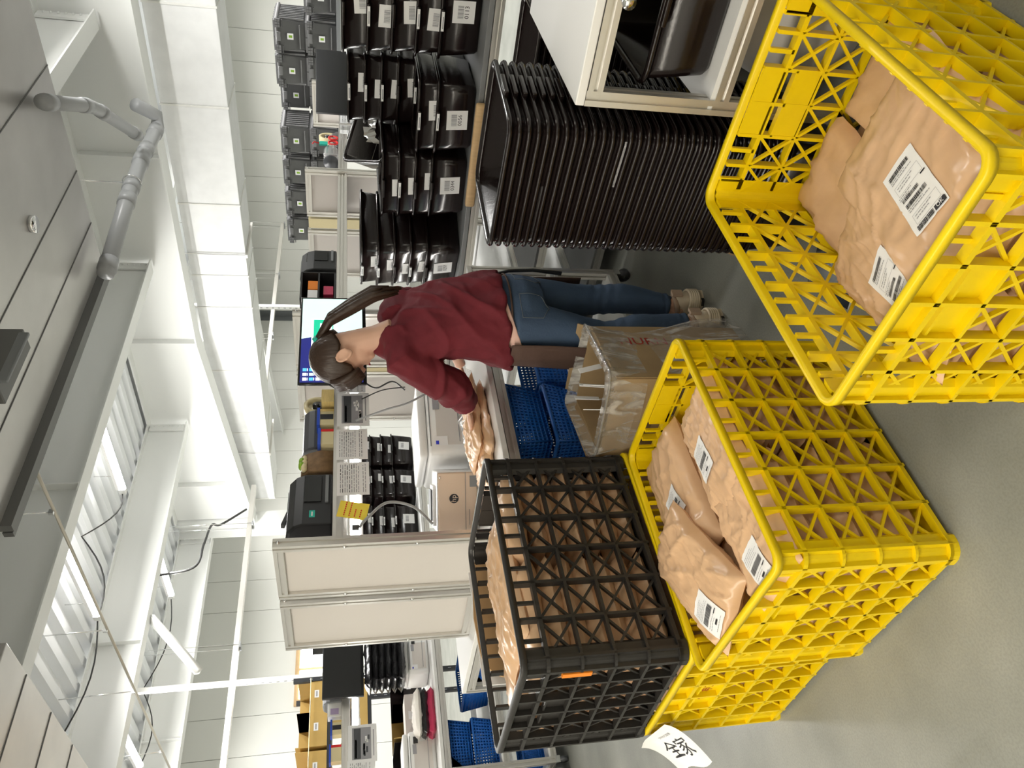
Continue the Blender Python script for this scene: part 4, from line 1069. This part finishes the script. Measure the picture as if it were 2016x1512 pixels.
# laser printer with logo
t = thing('laser_printer', 'tan fronted laser printer with round logo on the bench beside the partition', 'printer', (2.115, 2.80, H+.001), radians(-42))
MB().rbox((0, 0, .095), (.275, .21, .19), .012, 'white_plastic').build('body', t)
MB().rbox((0, -.1105, .098), (.262, .014, .178), .01, 'tan', rz=0).build('front_panel', t)  # tan imitates the kraft mirrored in the front, painted on
m = MB(); K = face_y(.015, -.119, .115)
m.add([K @ V3((.021*cos(a), .021*sin(a), 0)) for a in [2*pi*k/24 for k in range(24)]], [tuple(range(24))], 'ink')
m.text('hp', .034, K @ Matrix.Translation((0, .001, .0008)), 'tan'); m.build('logo', t)
m = MB().box((0, -.1185, .062), (.262, .002, .002), 'mid_grey').box((-.07, -.1185, .045), (.07, .002, .002), 'mid_grey').box((.09, -.1185, .025), (.05, .002, .035), 'mid_grey').sph((.11, -.118, .178), (.006, .003, .006), 'chrome', 8, 5); m.build('seam', t)
MB().box((-.02, .01, .197), (.18, .13, .012), 'white_plastic').box((-.02, .02, .206), (.14, .10, .008), 'dark_grey').build('paper_tray', t)
def mfp(x, y, z, rz, lab, s=1.0):
    t = thing('multifunction_printer', lab, 'printer', (x, y, z), rz)
    w, d, h = .42*s, .38*s, .25*s
    MB().rbox((0, 0, h*.42), (w, d, h*.84), .03, 'white_plastic').build('body', t)
    MB().rbox((0, .01, h*.93), (w*.98, d*.94, h*.16), .03, 'white_plastic').build('scanner_lid', t)
    m = MB().rect(face_y(-.02*s, -d/2-.0015, h*.42), -w*.34, -h*.30, w*.34, h*.26, 'white_panel').box((0, -d/2, h*.80), (w*.8, .004, .004), 'mid_grey').box((0, -d/2-.003, h*.25), (w*.7, .004, .003), 'ink_grey').box((w*.32, -d/2-.004, h*.62), (.05*s, .006, .035*s), 'black_gloss').box((w*.16, -d/2-.003, h*.66), (.07*s, .004, .03*s), 'ink_grey'); m.build('front_panel', t)
    m = MB().rect(face_y(-w*.34, -d/2-.004, h*.60), -.025*s, -.03*s, .025*s, .03*s, 'paper').rect(face_y(-w*.34, -d/2-.0048, h*.68), -.02*s, -.008*s, .0*s, .006*s, 'scr_blue'); m.build('sticker', t)
    return t
mfp(2.52, 2.80, H+.001, radians(-12), 'white multifunction printer on the bench behind the kraft parcels')
mfp(1.93, 5.62, H+.001, 0, 'white printer at the left edge on the rear bench', .9)
mfp(2.69, 5.60, H+.001, 0, 'white printer on the rear bench beside the stacked black garment bags', .72)
printer_label('label_printer', 3.98, 2.88, zs, 0, .20, .2, .22, 'black label printer on the shelf behind the ponytail', brand=False)
t = thing('small_rack', 'black desk rack with white, orange and pink boxes behind the ponytail', 'rack', (3.70, 2.86, zs))
m = MB().box((0, 0, .006), (.26, .18, .012), 'black_soft').box((0, .085, .10), (.26, .01, .2), 'black_soft').box((0, 0, .10), (.26, .18, .010), 'black_soft').box((0, 0, .20), (.26, .18, .010), 'black_soft')
for x in (-.128, .128): m.box((x, 0, .10), (.008, .18, .2), 'black_soft')
m.build('frame', t)
for x, z, mt, lb in ((-.06, .135, 'paper', 'white'), (.03, .135, 'orange', 'orange'), (-.02, .045, 'rosered', 'pink')):
    tag(MB().box((0, 0, 0), (.08, .12, .056), mt).build('small_box', loc=(3.70+x, 2.85, zs+z)), lb+' small box in the black desk rack behind the ponytail', 'box')
# desktop monitor on an arm
t = thing('computer_monitor', 'computer monitor showing desktop icons behind the bowed head', 'monitor', (2.895, 2.50, 1.505), radians(-9))
MB().rbox((0, 0, 0), (.56, .012, .32), .004, 'black_gloss').box((0, .022, 0), (.40, .03, .22), 'black_soft').build('housing', t)
m = MB(); K = face_y(0, -.0065, .004); w, h = .268, .147
m.rect(K, -w, -h, w, h, 'scr_blue'); K2 = K @ Matrix.Translation((0, 0, .0006)); K3 = K @ Matrix.Translation((0, 0, .0012)); K4 = K @ Matrix.Translation((0, 0, .0018))
m.add([K2 @ V3(p) for p in ((.00, h, 0), (w, h, 0), (w, -h, 0), (.07, -h, 0))], [(3, 2, 1, 0)], 'scr_mint')
m.rect(K3, -.06, -.02, .13, .10, 'scr_white'); m.rect(K4, -.055, -.005, .125, .09, 'scr_green'); m.rect(K4 @ Matrix.Translation((0, 0, .0006)), -.03, .0, .10, .06, 'scr_white'); m.rect(K4 @ Matrix.Translation((0, 0, .0012)), .03, .01, .08, .045, 'scr_peach')
rd = random.Random(4)
for i in range(3):
    for j in range(8):
        x = -w+.02+.028*i; y = h-.022-.030*j; m.rect(K2, x-.009, y-.008, x+.009, y+.010, rd.choice(('scr_white', 'scr_white', 'scr_cyan', 'scr_mint', 'scr_peach'))); m.rect(K2, x-.008, y-.014, x+.008, y-.010, 'scr_white')
m.build('screen', t)
MB().tube([(0, .035, 0), (0, .12, -.05), (.02, .18, -.06)], .016, 'black_soft').box((0, .045, 0), (.1, .02, .1), 'black_soft').build('monitor_arm', t)
tag(MB().tube(smooth([(2.70, 2.60, 1.36), (2.66, 2.605, 1.30), (2.70, 2.60, 1.22), (2.66, 2.62, 1.16)]), .004, 'cable', 6).tube(smooth([(2.60, 2.62, 1.37), (2.64, 2.60, 1.27), (2.66, 2.60, 1.16)]), .003, 'cable', 6).build('monitor_cable'), 'thin black cable hanging from the monitor over the white printer', 'cable')
tag(MB().tube(smooth([(2.44, 2.60, 1.40), (2.47, 2.56, 1.26), (2.50, 2.55, 1.16), (2.57, 2.56, 1.07), (2.62, 2.57, .99), (2.60, 2.58, .94)]), .005, 'cable_grey', 6).build('power_cable'), 'grey power cable sagging in front of the white printer', 'cable')
tag(MB().tube(smooth([(1.885, 2.66, 1.39), (1.93, 2.65, 1.35), (2.00, 2.65, 1.27), (1.98, 2.66, 1.16), (1.90, 2.68, 1.08)]), .006, 'cable_grey', 6).tube([(1.885, 2.66, 1.42), (1.885, 2.66, 1.39)], .012, 'dark_grey', 8).build('usb_cable'), 'grey cable looping down beside the nearest partition post', 'cable')
# parcels and wrap on the bench under the left hand
for i, (x, y, z, s, r) in enumerate(((2.12, 2.34, 0, (.40, .25, .022), .05), (2.16, 2.33, .040, (.38, .24, .020), -.12), (1.93, 2.42, .0, (.30, .24, .02), 1.4))):
    top_parcel(s, (x, y, H+.002+z), (0, 0, r), ('flat kraft mailer at the bench front edge under the hand', 'kraft mailer lying on the flat one at the bench edge', 'kraft mailer on the bench in front of the logo printer')[i], None, 40+i)
mb = MB(); rings = []
for i in range(13):
    u = i/12; rings.append([V3((-.2+.4*u, -.16+.32*v+.02*sin(u*9), .03+.04*abs(noise.noise(V3((u*5, v*5, 3))))*1.4+.03*sin(pi*u)*sin(pi*v))) for v in [k/12 for k in range(13)]])
mb.loft(rings, 'plastic_clear', caps=False, closed=False)
tag(mb.build('bubble_wrap', loc=(2.34, 2.42, H+.012), rz=.2), 'crumpled clear plastic wrap on the bench between hand and white printer', 'plastic wrap')
for i in range(6):
    pass
# baskets
BK = {}
def basket(loc, rz, lab, s=(.36, .26, .16), tilt=None):
    if s not in BK:
        L, Wd, h = s; P = []
        m = MB(); m.loft([rr(L-.06, Wd-.06, .02, 0), rr(L-.06, Wd-.06, .02, .006)], 'blue_basket')
        nx, ny, nz = 18, 13, 8
        def wl(p, u, n, inl):
            # mesh wall: vertical and horizontal bars with square holes
            for i in range(n+1):
                a = i/n; q0 = V3(p[0]).lerp(V3(p[1]), a); q1 = V3(p[3]).lerp(V3(p[2]), a); m.tube([q0, q1], .0062, 'blue_basket', 4)
            for j in range(nz+1):
                a = j/nz; m.tube([V3(p[0]).lerp(V3(p[3]), a), V3(p[1]).lerp(V3(p[2]), a)], .0060, 'blue_basket', 4)
        bl, bw, tl, tw = (L-.06)/2, (Wd-.06)/2, L/2-.008, Wd/2-.008
        b4 = [(-bl, -bw, .003), (bl, -bw, .003), (bl, bw, .003), (-bl, bw, .003)]; t4 = [(-tl, -tw, h-.01), (tl, -tw, h-.01), (tl, tw, h-.01), (-tl, tw, h-.01)]
        for k in range(4): wl((b4[k], b4[(k+1) % 4], t4[(k+1) % 4], t4[k]), 0, nx if k % 2 == 0 else ny, 0)
        P.append(('mesh_body', m.mesh('mesh_body')))
        r = MB(); r.loft([rr(L-.02, Wd-.02, .025, h-.014), rr(L, Wd, .03, h-.014), rr(L, Wd, .03, h), rr(L-.022, Wd-.022, .025, h), rr(L-.022, Wd-.022, .025, h-.014)], 'blue_basket', caps=False); P.append(('rim', r.mesh('rim')))
        BK[s] = P
    t = thing('mesh_basket', lab, 'basket', loc, rz)
    if tilt: t.rotation_euler = tilt
    for nm, me in BK[s]: place(me, nm, t)
basket((2.10, 2.33, .452), .05, 'blue mesh basket under the bench, left end of the shelf')
basket((2.10, 2.33, .620), .05, 'blue mesh basket stacked on the left basket under the bench')
basket((2.50, 2.36, .452), -.03, 'blue mesh basket under the bench behind the apron')
basket((1.90, 5.40, .452), 0, 'blue mesh basket at left on the rear bench shelf', (.40, .28, .17))
basket((1.90, 5.40, .630), 0, 'blue mesh basket stacked on another at the left of the rear bench', (.40, .28, .17))
basket((2.42, 5.42, .452), .1, 'blue mesh basket on the rear bench shelf behind the cardboard sheet', (.34, .26, .20))
basket((1.86, 5.40, .132), 0, 'small blue mesh basket on the lowest rear shelf beside the bench caster', (.22, .2, .16))
basket((3.55, 1.75, .132), 0, 'blue basket low under the bin covered bench behind the legs', (.34, .26, .20))
# carton wrapped in clear plastic beside the middle crate
t = thing('wrapped_carton', 'open cardboard carton draped in clear plastic beside the middle yellow crate', 'box', (1.840, 1.820, 0), radians(9))
w, d, h = .33, .33, .56
m = MB()
for (c, s) in (((0, -d/2, h/2), (w, .008, h)), ((0, d/2, h/2), (w, .008, h)), ((-w/2, 0, h/2), (.008, d, h)), ((w/2, 0, h/2), (.008, d, h)), ((0, 0, .006), (w, d, .01))): m.box(c, s, 'carton_dull')
m.text('NURN', .065, face_y(.06, -d/2-.0055, h*.70) @ Matrix.Rotation(-pi/2, 4, 'Z'), 'ink_red'); m.build('carton', t)
MB().box((0, d/2+.012, h+.005), (w, .006, .07), 'carton_dull', rx=-.3).build('flap', t); MB().box((w/2+.03, 0, h-.01), (.006, d*.9, .10), 'carton_dull', ry=.5).build('flap', t)
for i, (x, y, a) in enumerate(((-.04, -.05, .5), (.0, -.02, .2), (.05, -.06, -.3), (-.09, .02, .6), (.02, .05, .1))): MB().box((x, y, h+.015), (.02, .003, .09), 'paper', rz=a, ry=a*.9).build('paper_strip', t)
b = MB(); rings = []
for i in range(15):
    u = i/14; zz = .004+(h+.02)*u; bl = .014+.03*(1-u)**3+.012*sin(u*7)
    ring = rr(w+2*bl, d+2*bl, .05, zz, 8)
    rings.append([V3((p.x+.010*noise.noise(V3((p.x*9, p.y*9, zz*3)))+.012*noise.noise(V3((p.x*3+4, p.y*3, zz*6))), p.y+.010*noise.noise(V3((p.x*9+7, p.y*9, zz*3))), zz+(.02*noise.noise(V3((p.x*8, p.y*8, 1))) if i > 12 else 0))) for p in ring])
rings.append([V3((p.x*.93, p.y*.93, p.z+.012)) for p in rings[-1]]); rings.append([V3((p.x*.92, p.y*.92, p.z-.14)) for p in rings[-2]])
b.loft(rings, 'bag_clear', caps=False); b.tube([p for p in rings[-3]]+[rings[-3][0]], .005, 'plastic_clear', 6, caps=False); o = b.build('plastic_liner', t); o['label'] = 'clear crumpled plastic liner'
# cardboard and white board standing behind the black crate
m = MB(); vs = [V3((1.665, 0, 0)), V3((1.665, 0, .935)), V3((1.55, 0, .96)), V3((1.39, 0, .975)), V3((1.27, 0, .968))]+[V3((1.265-.115*sin(a), 0, .868+.10*cos(a))) for a in [pi/2*k/8 for k in range(9)]]+[V3((1.15, 0, 0))]
m.loft([[p+V3((0, 2.57, 0)) for p in vs], [p+V3((0, 2.578, 0)) for p in vs]], 'card', smooth=False)
tag(m.build('cardboard_sheet'), 'tan cardboard sheet with a curved corner standing behind the black crate', 'cardboard')
tag(MB().box((1.37, 2.60, .484), (.46, .006, .968), 'paper').build('white_board'), 'white board showing behind the curved corner of the cardboard sheet', 'board')
# black flat monitors and goods on the rear bench
t = thing('monitor_screen', 'dark switched off monitor over the rear bench with the sheets below it', 'monitor', (2.70, 5.56, 1.49), radians(-4))
MB().rbox((0, 0, 0), (.50, .03, .30), .005, 'black_soft').build('housing', t); MB().rect(face_y(0, -.0165, .005), -.235, -.135, .235, .135, 'screen_off').build('screen', t)
MB().tube([(0, .02, 0), (0, .08, -.14), (0, .12, -.02)], .015, 'black_soft').build('bracket', t)
t = thing('rear_turned_monitor', 'back of a black monitor with a barcode sticker behind the far partition', 'monitor', (3.02, 5.50, 1.60), radians(-38))
MB().rbox((0, 0, 0), (.46, .03, .24), .005, 'black_soft').build('housing', t); MB().rect(face_y(-.06, -.017, .07), -.03, -.018, .03, .018, 'paper').rect(face_y(-.06, -.0178, .07), -.022, -.008, .022, .006, 'ink_grey').build('sticker', t)
MB().tube([(0, .02, 0), (0, .10, -.10), (0, .30, -.02)], .015, 'black_soft').build('bracket', t)
t = thing('rear_turned_monitor', 'plain dark back of a monitor above the bins beside the crumpled foil', 'monitor', (5.82, 2.44, 1.53), radians(-36))
MB().rbox((0, 0, 0), (.52, .03, .27), .005, 'black_soft').build('housing', t); MB().tube([(0, .02, 0), (.05, .16, -.06), (.1, .36, -.02)], .014, 'black_soft').build('bracket', t)
printer_label('label_printer', 2.60, 5.80, zs, 0, .24, .2, .14, 'grey label printer on the long rear shelf below the dark monitor', 'mid_grey', False, False)
tag(MB().rbox((0, 0, .05), (.12, .09, .10), .006, 'white_plastic').rect(face_y(-.02, -.046, .05), -.025, -.03, .02, .03, 'lilac').build('carton', loc=(2.44, 5.76, zs)), 'small white carton with lilac print on the long rear shelf', 'box')
tape_box(2.30, 5.75, zs, 'cream and black striped tape box with blue lid on the long rear shelf', 1.1)
tape_box(2.12, 5.75, zs, 'cream tape box with blue lid second along the long rear shelf', 1.2, False)
tape_box(1.97, 5.75, zs, 'orange banded tape box on the long rear shelf near the red dispenser', 1.0, True, 'orange')
t = thing('tape_dispenser', 'red tape dispenser with a yellow roll at the left end of the long rear shelf', 'tape dispenser', (1.80, 5.78, zs))
MB().box((0, 0, .03), (.16, .07, .06), 'red').build('base', t); MB().tube([(0, -.02, .08), (0, .02, .08)], .05, 'yellow_paper', n=18).build('tape_roll', t)
printer_label('label_printer', 1.55, 5.80, zs, 0, .28, .22, .15, 'dark grey label printer at the left edge on the long rear shelf', 'dark_grey', False, False)
def soft_stack(x, y, z, n, s, mats, names, dz=.055, upright=False):
    for i in range(n):
        p = Parcel(*s, 60+i*3); me = p.mesh(18); me.materials.clear(); me.materials.append(MATS[mats[i % len(mats)]])
        o = bpy.data.objects.new('garment_bag', me); COL.objects.link(o); o.location = (x, y, z+dz*i)
        if upright: o.rotation_euler = (0, 0, .1*sin(i*2))
        tag(o, names(i), 'clothing bag')
soft_stack(2.66, 5.50, H+.19, 6, (.38, .28, .026), ['garment_black'], lambda i: 'black plastic wrapped garment on top of the small white printer, '+['lowest', 'second', 'third', 'fourth', 'fifth', 'topmost'][i]+' of the pile', .047)
soft_stack(2.20, 5.42, H+.002, 3, (.32, .26, .026), ['rosered', 'garment_black', 'sack'], lambda i: ['rose red folded garment in plastic', 'black folded garment in plastic on the rose one', 'pale folded garment in plastic, top of the colourful pile'][i]+' on the rear bench', .047)
tag(MB().box((0, 0, .09), (.30, .22, .18), 'white_panel').box((.05, -.111, .05), (.02, .004, .02), 'ink').box((-.1, -.111, .05), (.02, .004, .02), 'ink').rect(face_y(.02, -.112, .13), -.06, -.025, .0, .025, 'paper').build('white_carton', loc=(2.36, 5.86, H+.002)), 'off white carton with two black dots on the rear bench', 'box')
tag(MB().box((0, 0, .12), (.3, .2, .24), 'card').build('brown_carton', loc=(3.02, 5.90, H+.002)), 'plain brown carton on the rear bench below the monitors', 'box')
# boltless rack with kraft shelf bins in the far left
t = thing('boltless_rack', 'black boltless rack with kraft bins at the far left', 'rack', (2.55, 7.30, 0)); Lr = 1.5
for z in (.25, .80, 1.27, 1.63): MB().box((0, 0, z), (Lr, .5, .035), 'steel_black').build('shelf_board', t)
for sx in (-Lr/2, Lr/2):
    for sy in (-.24, .24):
        m = MB().box((sx, sy, .98), (.04, .04, 1.96), 'steel_black')
        for k in range(16): m.box((sx, sy-.021, .3+.1*k), (.008, .003, .03), 'mid_grey')
        m.build('upright', t)
def kbin(x, z, lab, h=.27, m='card_gold'):
    q = thing('kraft_bin', lab, 'storage box', (x, 7.26, z), 0, 'kraft bins on the black rack'); w, d = .30, .42
    b = MB().box((0, d/2, h/2), (w, .006, h), m).box((-w/2, 0, h/2), (.006, d, h), m).box((w/2, 0, h/2), (.006, d, h), m).box((0, 0, .004), (w, d, .008), m).box((0, -d/2, h*.28), (w, .006, h*.56), m); b.build('carton', q)
    MB().rect(face_y(.02, -d/2-.0045, h*.36), -.035, -.02, .035, .02, 'paper').rect(face_y(.02, -d/2-.0053, h*.36), -.025, -.006, .025, .006, 'ink_grey').build('label', q)
for i, x in enumerate((2.16-.36, 2.16, 2.50, 2.84, 3.14)):
    kbin(x, 1.648, 'open kraft bin on the top tier of the black rack, '+('outermost left', 'second from left', 'third from left', 'fourth from left', 'rightmost')[i])
    kbin(x, 1.288, 'kraft bin on the second tier of the black rack, '+('outermost left', 'second from left', 'third from left', 'fourth from left', 'rightmost')[i], .24)
    kbin(x, .818, 'bin on the low tier of the black rack, '+('outermost left', 'second from left', 'third from left', 'fourth from left', 'rightmost')[i], .24, 'card_gold' if i % 2 else 'bin_brown')
tag(MB().tube([(1.7, 7.02, 1.80), (3.3, 7.02, 1.80)], .004, 'tape', n=5).build('tie_cord'), 'pale cord stretched across the top kraft bins', 'cord')
# far daylight window in the back wall
mb = MB().box((5.85, 12.14, 2.02), (1.15, .05, .62), 'wood'); mb.build('window_1'); struct(bpy.data.objects['window_1'], 'bright window with wooden frame in the far wall')
q = MB()
for x in (5.60, 6.11): q.box((x, 12.105, 2.02), (.46, .02, .48), 'daylight')
q.build('window_pane', bpy.data.objects['window_1'])
# scissors cup and tape roll on the far shelf
t = thing('pen_cup', 'clear cup lying on the far shelf with red scissors sticking out', 'cup', (5.42, 2.84, zs+.055), 0)
MB().tube([(-.08, 0, 0), (.07, 0, 0)], [.052, .055], 'cupclear', n=20, caps=False).tube([(-.10, 0, 0), (-.08, 0, 0)], .054, 'dark_grey', n=20).build('cup_body', t)
t = thing('scissors', 'red handled scissors in the clear cup', 'scissors', (5.56, 2.80, zs+.04), 0)
for k, (dx, dz) in enumerate(((0, 0), (.055, .0))):
    MB().tube([(dx+.028*cos(a), -.012*k, dz+.034*sin(a)) for a in [2*pi*i/16 for i in range(17)]], .007, 'red', 8).build('handle', t)
MB().box((-.06, 0, 0), (.10, .004, .014), 'chrome').build('blade', t)
tag(MB().box((0, 0, 0), (.05, .012, .06), 'teal').tube([(0, 0, .03), (.02, 0, .07), (-.01, 0, .08)], .005, 'red', 6).build('clip_pens', loc=(5.50, 2.78, zs+.11)), 'teal clip and red pens beside the scissors', 'pens')
dispenser(5.78, 2.88, zs, .1, 'tape dispenser with cream roll behind the red scissors')
m = MB(); rings = []
for i in range(9): rings.append([V3((-.09+.18*i/8, -.06+.12*k/8, .05*noise.noise(V3((i*.6, k*.6, 5)))+.04*sin(pi*i/8))) for k in range(9)])
m.loft(rings, 'chrome', caps=False, closed=False, smooth=False); tag(m.build('foil_bag', loc=(3.80, 1.83, 1.285), rz=.4), 'crumpled silver foil bag between the bin stacks', 'foil')
# hook, clamps and sack by the right front bench
t = thing('spring_clamp', 'chrome toggle clamp fixed on the rail of the right front bench', 'clamp', (1.795, .50, .80))
MB().tube([(0, 0, 0), (-.035, 0, 0)], .013, 'chrome', n=12).tube([(-.035, -.0, 0), (-.05, 0, 0)], .016, 'chrome', n=12).build('head', t); MB().tube([(-.02, 0, 0), (-.02, -.16, .015)], .008, 'chrome', n=8).box((-.0, -.02, 0), (.02, .05, .04), 'dark_grey').build('lever', t)
m = MB(); rings = []
for i in range(14):
    z = .004+.40*i/13; q = 1-.35*(i/13)**3
    rings.append([V3(((.22*q)*cos(a)*(1+.12*noise.noise(V3((cos(a)*2, sin(a)*2, z*3)))), (.36*q)*sin(a)*(1+.14*noise.noise(V3((cos(a)*2+5, sin(a)*2, z*3)))), z)) for a in [2*pi*k/30 for k in range(30)]])
m.loft(rings, 'sack'); tag(m.build('woven_sack', loc=(2.20, .43, 0)), 'pale woven sack on the floor under the right front bench', 'sack')
tag(MB().box((0, 0, .0015), (.05, .02, .003), 'card').build('paper_scrap', loc=(2.23, 1.47, 0), rz=.4), 'tiny brown paper scrap on the floor near the sneakers', 'scrap')
tag(MB().box((0, 0, .004), (.22, .16, .008), 'chrome').build('foil_sheet', loc=(1.66, 1.15, 0), rz=.3), 'silver foil sheet on the floor behind the nearest crate', 'foil')
